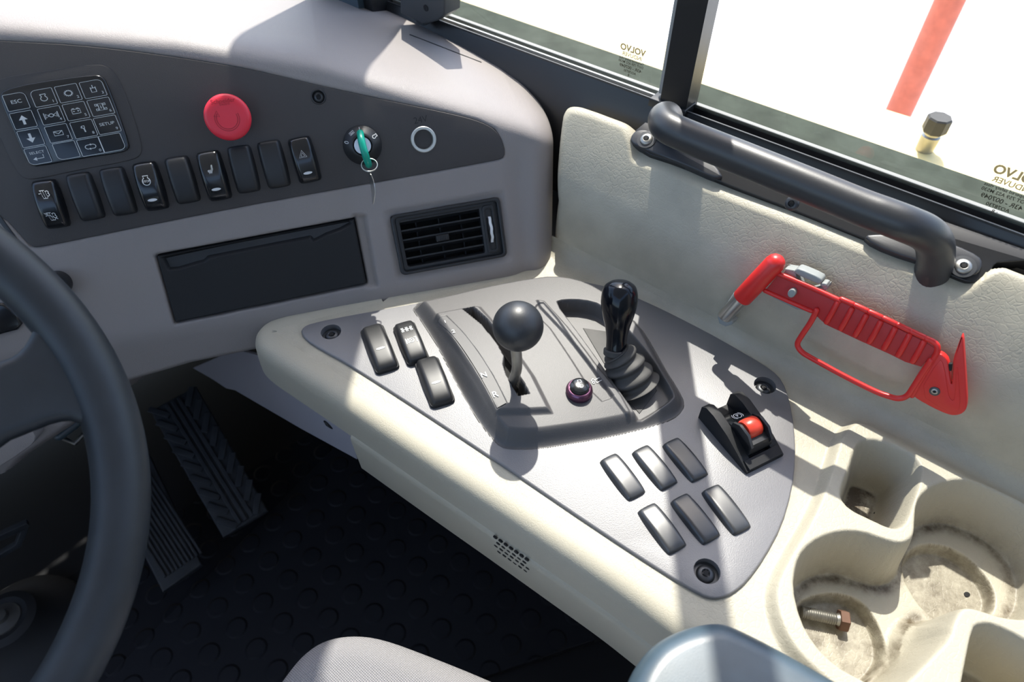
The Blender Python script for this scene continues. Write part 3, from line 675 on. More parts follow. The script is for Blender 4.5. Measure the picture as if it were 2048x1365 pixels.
def sweepy(name, prof, y0, y1, m, parent=None, ang=30):
    p = np.array(prof, float); V = np.array([[(a, yy, b) for a, b in p] for yy in (y0, y1)]); n = len(p)
    return mk(name, V, gridf(2, n, cv=True).tolist()+[list(range(n))[::-1], list(range(n, 2*n))], m, parent, False, ang)
SILL = [(.530, .04), (.548, .090), (.557, .108), (.5735, .1565), (.5745, .1585), (.5765, .1585), (.5775, .154), (.579, .1485), (.5885, .1485), (.5905, .1605), (.5915, .1605), (.594, .04)]
win = bpy.data.objects.new('window_1', None); COL.objects.link(win); win['kind'] = 'structure'
sweepy('sill', SILL, -.55, .85, 'frame_black', win)
shelf = FSH.pxs(tq[3:14]+[(2010, 524), (2060, 520), (2110, 560)]) + [(.30, .0535), FSH.px(1300, 236)]
plate('sill_shelf', chaik(shelf, 1), FSH, -.02, .0, 'frame_black', win, .001)
sweepy('ridge_trim', [(.5743, .1584), (.5746, .1602), (.5764, .1602), (.5767, .1584)], -.55, .85, 'black_satin', win)
box('mullion', FC, (.586, .2645, .59), (.023, .0285, .87), 'frame_black', win, .002)
box('mullion_seal', FC, (.585, .2815, .59), (.010, .006, .85), 'liner_grey', win, .001)
box('mullion_foot', FC, (.582, .269, .158), (.022, .040, .008), 'black_satin', win, .001)
for q, ya, yb in (((.5805, .1520), .282, .532), ((.5845, .1555), .282, .84), ((.5805, .1520), .543, .84)):
    sweepy('slider_rail', [(q[0]-.0012, .1475), (q[0]-.0012, q[1]+.004), (q[0]+.0012, q[1]+.004), (q[0]+.0012, .1475)], ya, yb, 'rail_metal', win)
box('top_rail', FC, (.588, .12, 1.03), (.04, 1.40, .06), 'frame_black', win, .002)
box('rear_post', FC, (.588, -.53, .59), (.04, .10, .88), 'frame_black', win, .002)
def pane(name, x, y0, y1, z0, z1, parent):
    return mk(name, [(x, y0, z0), (x, y1, z0), (x, y1, z1), (x, y0, z1)], [[0, 1, 2, 3]], 'glass', parent, ang=180)
pane('front_pane', .5845, .276, .68, .152, 1.0, win)
pane('rear_pane', .5900, -.49, .255, .154, 1.0, win)
def decal(x, px, lines, parent, sc=1.0):
    o = onx(*px, x); f = Fr((x-.0005, o[1], o[2]), (0, -1, 0), (0, 0, 1)); yy = 0
    for s_, sz, sh in lines:
        text('glass_marking', s_, f, 0, yy, 0, sz*sc, 'decal_dark', parent, mirror=True, bold=.04 if sz > .0065 else .02); yy -= sh*sc
L1 = [('VOLVO', .0085, .0062), ('INDUVER', .0055, .0045), ('Tempered safety glass', .0032, .0033), ('DOT 759 AS2 M530', .0034, .0042), ('43R - 007049', .0046, .0042), ('AO78730', .0036, .0034), ('· 8', .0036, .003)]
decal(.5845, (1266, 100), L1, win, 1.0)
decal(.5900, (2036, 352), [(a, b*1.15, c*1.25) for a, b, c in L1], win, 1.05)
ap = box('trim_1', FC, (.585, .703, .58), (.07, .085, .96), 'frame_black', None, .006); ap['kind'] = 'structure'
box('pillar_liner', FC, (.547, .710, .58), (.012, .07, .96), 'armrest_vinyl', ap, .003)
lt = thing('window_latch', 'black plastic window latch block on the side window frame, cut by the photo top', 'latch', loc=(.556, .575, .17))
FX = Fr((.556, 0, 0), (0, -1, 0), (0, 0, 1))
plate('latch_body', chaik(FX.pxs([(804, -120), (898, -130), (893, 28), (878, 40), (850, 47), (805, 24)]), 0), FX, -.022, .004, 'latch_grey', lt, .002)
plate('latch_tab', FX.pxs([(828, 20), (848, 26), (848, 53), (836, 52), (829, 46)]), FX, -.02, -.002, 'latch_grey', lt, .001)
lathe('pin_hole', [(.0035, 0), (.0035, .0006), (.0022, .0008), (0, .0002)], FX.at(*FX.px(852, 16, .004), .004), FX.n, 'black_void', lt, 20)

def struct(name, fr, c, s, m, bev=.002):
    o = box(name, fr, c, s, m, None, bev); o['kind'] = 'structure'; return o
struct('floor', FC, (-.35, .35, -.52), (1.95, 1.95, .03), 'floor_dark')
struct('ceiling', FC, (-.35, .02, 1.08), (1.95, 1.74, .04), 'liner_grey')
struct('wall_back', FC, (-.35, -.86, .12), (1.95, .03, 1.3), 'liner_grey')
struct('wall_left', FC, (-1.3, .1, -.15), (.03, 1.9, .72), 'liner_grey')
struct('wall_front_block', FC, (-.35, 1.115, -.12), (1.95, .02, .72), 'floor_dark')
ws = bpy.data.objects.new('window_2', None); COL.objects.link(ws); ws['kind'] = 'structure'
wp = catmull([(.60, .76), (.52, .92), (.36, 1.03), (.1, 1.10), (-.5, 1.12), (-1.3, 1.12)], 5)
V = [(a, b, .13) for a, b in wp]+[(a, b, 1.05) for a, b in wp]; n = len(wp)
mk('windshield_pane', V, [[i, i+1, n+i+1, n+i] for i in range(n-1)], 'glass', ws, ang=180)
lwr = struct('wall_lower', FC, (.606, .15, -.20), (.02, 2.0, .70), 'liner_grey')

sun_block = struct('wall_front_block', FC, (.600, .97, -.02), (.016, .36, .44), 'floor_dark')  # unseen block added to keep sun strips off the footwell floor
# grab handle
gh = thing('grab_handle', 'black moulded grab handle running along the side window sill', 'grab handle', loc=(.52, .1, .15))
hp = [(.556, .255, .140), (.548, .252, .154), (.536, .248, .168), (.518, .242, .182), (.499, .236, .1905), (.487, .226, .1930), (.484, .207, .1930), (.484, .15, .192), (.484, .10, .191), (.484, .06, .190), (.4845, .042, .190), (.487, .026, .1885), (.496, .013, .182), (.508, .005, .170), (.519, .000, .155), (.529, -.004, .138), (.533, -.006, .122)]
hc = catmull(hp, 6); tube('grip', hc, .0133, 'handle_black', gh, 28)
ffl = Fr(SH0, (0, -1, 0), (.866, 0, .50))
FLL = zoom([(48, 700), (62, 660), (90, 642), (130, 642), (200, 660), (300, 700), (430, 770), (500, 860), (492, 876), (450, 875), (330, 820), (110, 735)], 2.438, 1240, 0)
FLR = zoom([(1180, 1155), (1280, 1150), (1450, 1160), (1580, 1190), (1640, 1205), (1745, 1255), (1765, 1290), (1745, 1340), (1705, 1350), (1600, 1320), (1400, 1270), (1230, 1205)], 2.438, 1240, 0)
for nm, pl, (bx, by) in (('front', FLL, (1293, 280)), ('rear', FLR, (1926, 534))):
    fl = plate('mounting_flange', chaik(ffl.pxs(pl), 1), ffl, -.006, .004, 'handle_black', gh, .002)
    bu, bv = ffl.px(bx, by, .004)
    ss = screw('bolt', ffl, bu, bv, .004, .0062, fl, 'steel_dull', washer=.0092)

# ================================================================ SIDE CONSOLE
cpath = [(760, 590), (640, 622), (566, 641), (538, 655), (533, 672), (552, 692), (600, 724), (690, 782), (850, 888), (1000, 986), (1130, 1072), (1250, 1152), (1350, 1225), (1430, 1283), (1560, 1376), (1760, 1520), (1900, 1620)]
cp = catmull([onz(a, b)[:2] for a, b in cpath], 6)
PROF = [(-.016, -.0010), (-.012, -.0001), (-.004, 0), (0, -.0002), (.005, -.0012), (.009, -.0036), (.012, -.0075), (.0138, -.013), (.0148, -.022), (.0156, -.036), (.0158, -.044)]
def sweepxy(name, path, prof, m, parent=None, sgn=1, ang=180):
    p = np.array(path); t = np.gradient(p, axis=0); t /= np.linalg.norm(t, axis=1)[:, None]; nn = np.stack([-t[:, 1], t[:, 0]], 1)*sgn
    P = np.array([[(a[0]+b[0]*o, a[1]+b[1]*o, z) for o, z in prof] for a, b in zip(p, nn)])
    return P
con = thing('side_console', 'beige padded side console with a grey control plate, below the side window', 'console', loc=(.3, .1, -.1))
sg = -1
P = sweepxy('x', cp, PROF, 'beige', sgn=sg)
if P[40, -1, 0] > P[40, 0, 0]: P = sweepxy('x', cp, PROF, 'beige', sgn=1); sg = 1
gridmesh('side_roll', P, 'beige_fine', con)
LOW = [(.0150, -.040), (.0162, -.0415), (.0178, -.0435), (.0182, -.050), (.0160, -.100), (.0145, -.1035), (.010, -.1050), (-.03, -.1050)]
FRONT = [(.0150, -.040), (.0158, -.043), (.0150, -.055), (.0120, -.090), (.0105, -.0925), (-.03, -.0925)]
k0 = np.argmin(np.hypot(*(cp-onz(712, 797)[:2]).T))
gridmesh('lower_trim', sweepxy('x', cp[k0:], LOW, '', sgn=sg), 'beige_fine', con)
fs_ = onz(700, 790)
# console top as a height field, with the seat of the cup holder tray
ZT = (2.5055, 1500, 820)
TOUT = [(1682, 858), (1664, 880), (1652, 920), (1632, 985), (1602, 1050), (1568, 1105), (1538, 1160), (1530, 1200), (1540, 1250), (1566, 1305), (1606, 1350), (1660, 1396), (1760, 1460), (1900, 1560), (2300, 1700), (2400, 1300), (2250, 1070), (2048, 965), (1900, 905), (1780, 862), (1730, 846), (1700, 846)]
tout = chaik(C2(TOUT), 1)
def tz(p, z=.006): return chaik(C2(zoom(p, *ZT), z), 1)
TA = tz([(545, 178), (600, 160), (700, 185), (780, 225), (830, 265), (845, 320), (815, 430), (770, 560), (735, 592), (690, 590), (600, 548), (500, 500), (458, 450), (460, 400), (500, 300), (520, 230)])
TBC = tz([(222, 900), (235, 790), (270, 715), (350, 655), (450, 625), (560, 628), (660, 665), (745, 688), (800, 672), (828, 635), (832, 560), (838, 480), (872, 428), (940, 385), (1040, 366), (1130, 373), (1250, 410), (1373, 470), (1520, 590), (1600, 750), (1600, 900), (1530, 1010), (1373, 1048), (1250, 1036), (1150, 1003), (1085, 985), (1035, 995), (1000, 1070), (985, 1140), (900, 1230), (800, 1330), (720, 1400), (640, 1390), (560, 1350), (430, 1280), (330, 1180), (260, 1060)])
TD = tz([(1120, 1110), (1150, 1090), (1220, 1092), (1373, 1170), (1600, 1310), (1700, 1500), (1500, 1700), (1200, 1600), (1060, 1420), (1085, 1280)])
def ell(c, r0, z, k=40):
    return [tuple(q) for q in circ(r0, k, tuple(onz(*zoom([c], *ZT)[0], z)[:2]))]
fB = onz(*zoom([(455, 1145)], *ZT)[0], -.05)[:2]; fC_ = onz(*zoom([(1000, 870)], *ZT)[0], -.05)[:2]
ZS, ZF = -.047, -.060
ringB = C2(zoom([(240, 980), (300, 940), (400, 922), (500, 935), (580, 985), (640, 1080), (672, 1180), (665, 1260), (600, 1350), (480, 1400), (300, 1330), (220, 1200), (200, 1080)], *ZT), ZS)
ringC = C2(zoom([(765, 790), (780, 740), (830, 690), (900, 675), (1000, 690), (1100, 750), (1190, 850), (1225, 930), (1215, 1010), (1150, 1080), (1040, 1090), (935, 1050), (850, 980), (790, 880)], *ZT), ZS)
ringB, ringC = chaik(ringB, 2), chaik(ringC, 2)
SAD = tz([(700, 1290), (760, 1160), (775, 1060), (850, 980), (960, 1060), (1060, 1030), (1180, 1060), (1100, 1180), (1060, 1420), (900, 1500), (760, 1450)], -.02)
def con_z(X, Y, parts=False):
    z = np.zeros_like(X)
    dt = sdf(tout, X, Y)
    rim = .0085*sst((.002-dt)/.009)
    dw = X-(.487-.018); z = z+np.where(dw > 0, .018-np.sqrt(np.clip(.018**2-dw**2, 0, 1)), 0)
    z = z + rim*sst((.478-X)/.02)
    for (a, b) in ((662, 664), (1530, 771), (1414, 1143), (1193, 588)):
        p = onz(a, b, .003); z = z-.0045*sst((.0120-np.hypot(X-p[0], Y-p[1]))/.002)
    return z, dt
x = axis(.190, .487, .0013); y = axis(-.40, .56, .0013); X, Y = np.meshgrid(x, y, indexing='ij'); Zc, dt = con_z(X, Y)
cpin = [(a, b) for a, b in cp]+[(.6, cp[-1][1]), (.6, .7), (cp[0][0], .7)]
inn = sdf(cpin, X, Y) < -.0095
gridmesh('top_cushion', np.stack([X, Y, Zc], -1), 'beige', con, mask=inn & (dt > -.004))
x = axis(.235, .487, .0010); y = axis(-.34, .115, .0010); X, Y = np.meshgrid(x, y, indexing='ij'); Zt, dt = con_z(X, Y)
dirt_shade = np.zeros_like(X)
d = sdf(TA, X, Y); Zt = np.where(d < .004, Zt+(-.046-Zt)*sst((.003-d)/.016), Zt); dirt_shade = np.maximum(dirt_shade, 1.5*sst((-.011-d)/.004))
dBC = sdf(TBC, X, Y); fz_ = ZS*np.ones_like(X)
sdB = sdf(ringB, X, Y); sdC = sdf(ringC, X, Y)
fz_ = fz_ + (ZF-ZS)*np.maximum(sst((.0015-sdB)/.004), sst((.0015-sdC)/.004))
sad = sst((.004-sdf(SAD, X, Y))/.028); fz_ = fz_ + .030*sad*sst((np.minimum(sdB, sdC)+.001)/.008)
Zt = np.where(dBC < .004, Zt+(fz_-Zt)*sst((.003-dBC)/.0125), Zt)
dirt_shade = np.maximum(dirt_shade, np.where(dBC < 0, 1.15*np.exp(-((dBC+.0125)/.0050)**2)*(sad < .3), 0))
dirt_shade = np.maximum(dirt_shade, .8*(np.minimum(sdB, sdC) < .001))  # cup floors: brown dirt, darkened further to paint in their shade
d = sdf(TD, X, Y); Zt = np.where(d < .004, Zt+(-.05-Zt)*sst((.003-d)/.013), Zt); dirt_shade = np.maximum(dirt_shade, .8*sst((-.010-d)/.004))
hh = onz(*zoom([(1088, 930)], *ZT)[0], ZF)
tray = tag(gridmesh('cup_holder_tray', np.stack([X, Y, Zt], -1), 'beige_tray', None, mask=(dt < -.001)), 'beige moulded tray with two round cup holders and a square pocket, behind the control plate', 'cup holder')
at = tray.data.attributes.new('dirt_shade', 'FLOAT', 'POINT'); mm = (dt < -.001).reshape(-1); f_ = gridf(*X.shape); f_ = f_[mm[f_].all(axis=1)]
at.data.foreach_set('value', np.clip(dirt_shade.reshape(-1)[np.unique(f_)], 0, 1.5))
plate('drain_hole', chaik([(hh[0]+a*.001, hh[1]+b*.001) for a, b in ((-3, 1), (0, 3), (3, 1), (2.4, -2), (-1, -1.5))], 2), FC, ZF-.001, ZF+.0006, 'black_void', tray, .0001)
for a, b in ((632, 518), (478, 478), (648, 578)):
    q = onz(*zoom([(a, b)], *ZT)[0], -.044); plate('drain_hole', circ(.0016, 10, (q[0], q[1])), FC, -.047, -.0448, 'black_void', tray, .0001)

# loose bolt in the front cup holder
b0 = onz(*zoom([(262, 1008)], *ZT)[0], -.050); b1 = onz(*zoom([(450, 1046)], *ZT)[0], -.050); bd = (b1-b0)/np.linalg.norm(b1-b0); b0 = b0+[0, 0, -.003]; b1 = b1+[0, 0, -.003]
bt = thing('loose_bolt', 'rusty steel hexagon bolt lying in the front cup holder', 'bolt', loc=tuple(b1))
Lb = np.linalg.norm(b1-b0); pr_ = [(0, -.0002), (.0042, 0)]
for k in range(16): pr_ += [(.0050, (k+.25)*Lb/17), (.0043, (k+.75)*Lb/17)]
pr_ += [(.0046, Lb*.96), (.0052, Lb)]
lathe('threaded_shank', pr_, b0, bd, 'steel_dull', bt, 28, 20)
lathe('hex_head', [(.0082, 0), (.0086, .0008), (.0086, .0062), (.0074, .0070), (0, .0070)], b1, bd, 'brass_rust', bt, 6, 20)

# control plate
TR = [(601, 664), (606, 654), (622, 646), (700, 630), (830, 607), (1000, 575), (1060, 563), (1100, 558), (1160, 561), (1220, 574), (1290, 601), (1400, 655), (1500, 712), (1545, 740), (1566, 762), (1580, 800), (1590, 860), (1592, 920), (1585, 980), (1565, 1050), (1530, 1115), (1495, 1163), (1468, 1186), (1445, 1196), (1425, 1198), (1400, 1190), (1330, 1148), (1200, 1063), (1000, 927), (800, 795), (700, 731), (640, 698), (612, 680)]
tr2 = chaik(C2(TR, .003), 1)
holes = []
for a, b in ((662, 664), (1530, 771), (1414, 1143)):
    p = onz(a, b, .003); holes.append(circ(.0100, 28, (p[0], p[1])))
tr = plate('control_plate', tr2, FC, -.004, .003, 'plate_grey', con, .0015, holes=holes, label='dark grey speckled plate')
for a, b in ((662, 664), (1530, 771), (1414, 1143)):
    p = onz(a, b, .003); screw('screw', FC, p[0], p[1], -.0038, .0072, con, 'bolt_black', washer=.0097)
# front bracket plate and its screws on the console flank
FB = Fr(onx(700, 870, .2135), (0, -1, 0), (.0, 0, 1)); 
br = thing('flank_bracket', 'pale lavender metal bracket with a black screw, under the front corner of the console', 'bracket', FB)
plate('bracket_plate', FB.pxs([(385, 737), (470, 700), (530, 716), (600, 762), (700, 845), (713, 920), (600, 858), (470, 782), (452, 778), (425, 760)]), FB, -.004, -.0005, 'lavender', br, .0006)
def star(fr, a, b, h, r, par):
    u_, v_ = fr.px(a, b, h); plate('screw_recess', [(u_+r*1.25*x, v_+r*.9*y) for x, y in chaik([(-1, 0), (-.4, 1), (.6, .8), (1.4, -.2), (.4, -1), (-.6, -.8)], 1)], fr, h-.001, h+.0004, 'black_void', par, .0001); screw('screw', fr, u_, v_, h, r*.62, par, 'bolt_black')
star(FB, 655, 849, -.0005, .0058, br)
pl_ = onx(736, 904, .2085); FL = Fr((pl_[0], pl_[1], pl_[2]), (0, -1, 0), (.03, 0, 1))
FL2 = Fr(onp(736, 904, (.2100, 0, 0), (1, 0, 0)), (0, -1, 0), (0, 0, 1)); star(FL2, 736, 904, .0, .0058, con)
# sound holes in the lower trim
gx = onx(1028, 1103, .2145)
for r in range(4):
    for c in range(7 if r % 2 == 0 else 6):
        a = 990+ (c+.5*(r % 2))*10.5+r*1.0; b = 1076+(c+.5*(r % 2))*7.4+r*8.4
        # intersect with the real trim surface
        for xx in np.linspace(.19, .24, 101):
            q = onx(a, b, xx)
            i = np.argmin(np.hypot(*(cp-q[:2]).T)); tt = cp[min(i+1, len(cp)-1)]-cp[i-1]; tt = tt/np.linalg.norm(tt); off = np.dot(q[:2]-cp[i], np.array([-tt[1], tt[0]])*sg)
            if off <= np.interp(q[2], [-.1, -.05], [.0162, .0184]): break
        o3 = np.array([-tt[1], tt[0], 0])*sg; fr = Fr(q, np.array([tt[0], tt[1], 0]), np.cross(o3, np.array([tt[0], tt[1], 0])))
        plate('speaker_hole', [(x_*.0021, y_*.0017) for x_, y_ in circ(1, 12)], fr, -.001, .0003, 'black_void', con, .0001)

# ================================================================ GEAR SELECTOR HOUSING
Z1 = (2.56, 580, 530)
def g1(pts, z): return C2(zoom(pts, *Z1), z)
gB = chaik(g1([(612, 205), (690, 310), (760, 420), (830, 560), (900, 690), (980, 820), (1050, 905), (1080, 930), (1110, 942), (1250, 945), (1440, 915), (1650, 878), (1850, 828), (1960, 790), (2010, 745), (2015, 700), (1990, 650), (1920, 540), (1860, 430), (1800, 330), (1700, 230), (1600, 150), (1480, 95), (1340, 72), (1200, 88), (1000, 122), (800, 168)], .003), 1)
zT = .019
gL = g1([(700, 238), (945, 195), (975, 200), (1050, 290), (1150, 420), (1250, 560), (1345, 738), (1200, 748), (1050, 752), (960, 600), (860, 440), (770, 320)], .024)
gSlot = g1([(882, 225), (935, 214), (1010, 285), (1080, 370), (1140, 450), (1165, 520), (1175, 580), (1200, 620), (1224, 664), (1168, 676), (1140, 630), (1108, 570), (1092, 520), (1098, 480), (1060, 410), (980, 310)], .022)
gSt = g1([(752, 275), (800, 263), (880, 350), (960, 455), (1040, 580), (1112, 716), (1060, 744), (1005, 640), (940, 530), (860, 410), (800, 330)], .022)
gCh = g1([(1265, 205), (1300, 205), (1370, 290), (1460, 420), (1570, 560), (1660, 670), (1600, 692), (1540, 640), (1440, 490), (1330, 330), (1240, 240)], zT)
gMid = g1([(1060, 210), (1270, 180), (1400, 330), (1560, 520), (1720, 680), (1590, 760), (1470, 800), (1400, 730), (1300, 560), (1150, 350)], zT)
gR = g1([(1262, 178), (1300, 185), (1420, 320), (1560, 500), (1700, 660), (1780, 790), (1760, 790), (1640, 650), (1520, 490), (1400, 345), (1280, 215)], .021)
gW = chaik(g1([(1362, 200), (1400, 188), (1500, 190), (1590, 215), (1700, 310), (1850, 480), (1965, 630), (1968, 665), (1880, 725), (1790, 775), (1765, 730), (1700, 650), (1580, 490), (1460, 330)], zT-.001), 1)
G0 = onz(1040, 740); gd = onz(925, 615)-onz(1050, 790); FG = Fr(G0, np.cross(gd, (0, 0, 1)), gd)
def FGxy(u_, v_): return G0[0]+FG.u[0]*u_+FG.v[0]*v_, G0[1]+FG.u[1]*u_+FG.v[1]*v_
def gear_h(X, Y, solid=False):
    v_ = (X-G0[0])*FG.v[0]+(Y-G0[1])*FG.v[1]
    dB = sdf(gB, X, Y)
    archv = .0035*(1-((v_-.01)/.08)**2)-.0015
    h = .003+(zT-.003+archv)*sst((-dB-.000)/.0125)
    top = sst((-dB-.006)/.006)
    h = h + .0045*sst((.001-sdf(gL, X, Y))/.005)*top
    h = h + .0025*sst((.0005-sdf(gR, X, Y))/.0018)*top
    if solid: return h, dB
    h = h - .0008*sst((.0005-sdf(gSt, X, Y))/.001) - .0016*sst((.0005-sdf(gCh, X, Y))/.0015)
    h = h - .022*sst((.0004-sdf(gSlot, X, Y))/.0012)
    dW = sdf(gW, X, Y); h = np.where(dW < .002, h+(.0045-h)*sst((.0015-dW)/.0048), h)
    h = h - .0012*sst((.003-np.abs(dW-.0035))/.002)*(dW > 0)*top*0
    return h, dB
c2 = np.array([((a-G0[0])*FG.u[0]+(b-G0[1])*FG.u[1], (a-G0[0])*FG.v[0]+(b-G0[1])*FG.v[1]) for a, b in gB])
u = axis(c2[:, 0].min()-.001, c2[:, 0].max()+.001, .0007); v = axis(c2[:, 1].min()-.001, c2[:, 1].max()+.001, .0007)
UU, VV = np.meshgrid(u, v, indexing='ij'); X, Y = FGxy(UU, VV); Zg, dB = gear_h(X, Y)
gs = thing('gear_selector_housing', 'dark grey raised housing with a slotted gear gate and a well for the second lever', 'gear housing', Fr((G0[0], G0[1], .003), FG.u, FG.v))
gridmesh('housing', np.stack([X, Y, Zg], -1), 'housing_grey', gs, mask=dB < .0012)
plate('gate_liner', inset(ccw(gSlot), -.001), FC, .0032, .0036, 'black_void', gs, .0002)
def strip(name, L, R, off, m, par, n=26):
    L = catmull(g1(L, .022), n//(len(L)-1)); R = catmull(g1(R, .022), n//(len(R)-1)); t = np.linspace(0, 1, 9)[None, :, None]
    k = min(len(L), len(R)); L = L[np.linspace(0, len(L)-1, k).astype(int)]; R = R[np.linspace(0, len(R)-1, k).astype(int)]
    P = L[:, None]*(1-t)+R[:, None]*t; h, _ = gear_h(P[..., 0], P[..., 1], True)
    return gridmesh(name, np.concatenate([P, (h+off)[..., None]], -1), m, par)
strip('scale_strip', [(756, 276), (860, 405), (940, 525), (1010, 645), (1060, 740)], [(798, 266), (880, 352), (960, 457), (1040, 583), (1108, 714)], .0002, 'strip_grey', gs)
def ghz(x_, y_): return float(gear_h(np.array([[x_]]), np.array([[y_]]), True)[0][0, 0])
LU = onz(1030, 789)-onz(1000, 797); LU /= np.linalg.norm(LU); LV = np.array([-LU[1], LU[0], 0])
for ch, (a, b), (a2, b2), sz in (('1', (795, 297), (812, 318), .0052), ('2', (838, 350), (856, 375), .0062), ('N', (993, 576), (1008, 604), .0078), ('R', (1050, 673), (1062, 700), .0085)):
    p = onz(*zoom([(a, b)], *Z1)[0], .023)
    def f(x_, y_, p=p):
        w_ = p+LU*x_+LV*y_; return np.array([w_[0], w_[1], ghz(w_[0], w_[1])+.0010])
    text('gear_mark', ch, FG, 0, 0, 0, sz, 'print_white', gs, fn=f, bold=.01)
# second lever's symbol near the well
p = onz(*zoom([(1572, 582)], *Z1)[0], .02)
ink('tipper_symbol', [([(-1.3, .3), (-.6, .8), (-.4, .3), (1.3, -.1), (.9, -.9), (-.4, -.6), (-.4, .3)], False), (circ(.3, 10, (-1.0, -.2)), False)],
    lambda x_, y_: (lambda w_: np.array([w_[0], w_[1], ghz(w_[0], w_[1])-.0008]))(p+.0040*(FG.u*x_+FG.v*y_)), .14, 'print_white', gs)

# gear lever
BC = CP+ray(1036, 653)*.5535
gl = thing('gear_lever', 'gear lever with a satin black ball knob standing in the slotted gate', 'gear lever', loc=(BC[0], BC[1], .004))
sp = [onz(1030, 782, -.0), onz(1024, 768, .015), onz(1034, 735, .045), BC+np.array([.001, .004, -.018])]
tube('stem', catmull(sp, 6), np.linspace(.0042, .0048, 19), 'steel_dull', gl, 16)
th_ = np.linspace(-pi/2+.28, pi/2, 40); lathe('ball_knob', [(.0062, -.0202)]+[(.0208*cos(t), .0208*sin(t)) for t in th_], BC, (.05, .05, 1), 'ball_black', gl, 64)

# second lever with bellows
jb = onz(1267, 768, .006); j1 = CP+ray(1232, 698)*(.618); jt = CP+ray(1241, 566)*(.598)
jl = thing('tipper_lever', 'glossy black pear-shaped lever on a ribbed rubber boot, right of the gear lever', 'lever', loc=tuple(jb))
jd = (jt-j1)/np.linalg.norm(jt-j1); Lj = np.linalg.norm(jt-j1)
kp_ = [(.0088, -.004), (.0092, 0), (.0092, .10), (.0097, .20), (.0111, .34), (.0134, .48), (.0154, .62), (.0162, .74), (.0156, .86), (.0136, .95), (.0100, 1.0), (.0060, 1.03), (0, 1.04)]
pc = catmull(kp_, 5); lathe('grip', [(r, z*Lj) for r, z in pc[4:]], j1, jd, 'black_shine', jl, 48)
lathe('lock_nut', [(.0104, -.006), (.0112, -.005), (.0112, -.001), (.0098, .0)], j1, jd, 'boot_rubber', jl, 32)
bp = catmull([jb+[0, 0, -.002], jb*.66+j1*.34, jb*.3+j1*.7, j1-jd*.003], 12); nb = len(bp)
rr = []
for i in range(nb):
    s_ = i/(nb-1); base = .0225*(1-s_)+.0125*s_; rr.append(base*(1+.12*math.cos(s_*4*2*pi))*(1 if s_ < .97 else .9))
tube('bellows_boot', bp, rr, 'boot_rubber', jl, 40, cap=False, ang=60)
plate('boot_flange', g1([(1690, 640), (1790, 760), (1880, 640), (1780, 480), (1640, 340), (1500, 320)], .006), FC, .0035, .0052, 'boot_rubber', jl, .0006)

# rotary push knob
kb = onz(1158, 785, .018); kb[2] = ghz(kb[0], kb[1])-.001
rk = thing('push_knob', 'small round black push knob with a purple ring and tipper symbol, beside the gear gate', 'knob', loc=tuple(kb))
lathe('purple_collar', [(.0118, 0), (.0120, .004), (.0115, .0062), (.0100, .0078), (.0090, .0080), (.0088, .007)], kb, (0, 0, 1), 'purple_ring', rk, 48)
lathe('button_cap', [(.0087, .005), (.0087, .0095), (.0080, .0112), (.0060, .0122), (.003, .0126), (0, .0127)], kb, (0, 0, 1), 'black_gloss', rk, 48)
kz = lambda x_, y_: kb+FG.u*x_*.0042+FG.v*y_*.0042+np.array([0, 0, .0131-.0012*(x_*x_+y_*y_)*.2])
ink('tipper_symbol', [([(-.4, .1), (.1, 1.1), (.7, .9), (.5, .2), (-.4, .1)], True), (circ(.42, 16, (-.1, -.6)), True)], kz, .12, 'print_white', rk)

# rocker switches and blank covers on the console
def c_rock(a, b, wd, h, lab, nm, m, grp, icon=None, cr=.35, side=.4, cat='switch'):
    fr, ln = place(FC, a, b, .003+h*.6); fr = Fr(fr.o+[0, 0, .003], fr.u, fr.v)
    t = thing(nm, lab, cat, fr, group=grp); body = rocker_mesh('rocker' if nm == 'rocker_switch' else 'cover', wd, ln, h, m, t, crown=cr, side=side)
    if nm == 'rocker_switch': plate('bezel', rrect(wd, ln, .004), fr, 0, .003, 'black_matte', t, .0006)
    def f0(s, cy):
        return lambda x_, y_: fr.at(x_*s, cy+y_*s, crown_z(h, ln, cy+y_*s, cr)+.0003)
    if icon == 'lens': ink('indicator_lens', [], f0(1, -.009), 1, 'print_light', t, [[(.0044*cos(2*pi*i/20), .0012*sin(2*pi*i/20)) for i in range(20)]])
    if icon == 'diff':
        ink('symbol', [([(-1, 0), (1, 0)], False)]+[([(x_-.18, y_-.2), (x_+.18, y_-.2), (x_+.18, y_+.2), (x_-.18, y_+.2)], True) for x_ in (-.9, .0, .9) for y_ in (-.4, .4)]+[([(x_, -.3), (x_, .3)], False) for x_ in (-.9, 0, .9)], f0(.0048, .0105), .16, 'print_white', t)
        g_ = f0(.0050, -.0055); ink('symbol', [(circ(.5, 20), True), ([(-1, .7), (-1, -.7)], False), ([(-.95, 0), (-.5, .6)], False), ([(-.95, 0), (-.5, -.6)], False), ([(1, .7), (1, -.7)], False), ([(.6, .6), (1, .4)], False)], g_, .15, 'print_white', t)
        text('lettering', 'A', fr, 0, 0, 0, .8, 'print_white', t, fn=g_)
c_rock((741, 648), (775, 735), .0235, .012, 'black rocker with a white lens, at the front tip of the control plate', 'rocker_switch', 'rocker_dusty', 'rockers beside the gear gate', 'lens')
c_rock((805, 642), (837, 719), .0225, .012, 'black rocker with differential lock and circled A symbols, beside the gear gate', 'rocker_switch', 'rocker_dusty', 'rockers beside the gear gate', 'diff')
c_rock((851, 713), (886, 803), .0235, .012, 'black rocker with a white lens, rearmost of three beside the gear gate', 'rocker_switch', 'rocker_dusty', 'rockers beside the gear gate', 'lens')
Z2 = (2.528, 1150, 680)
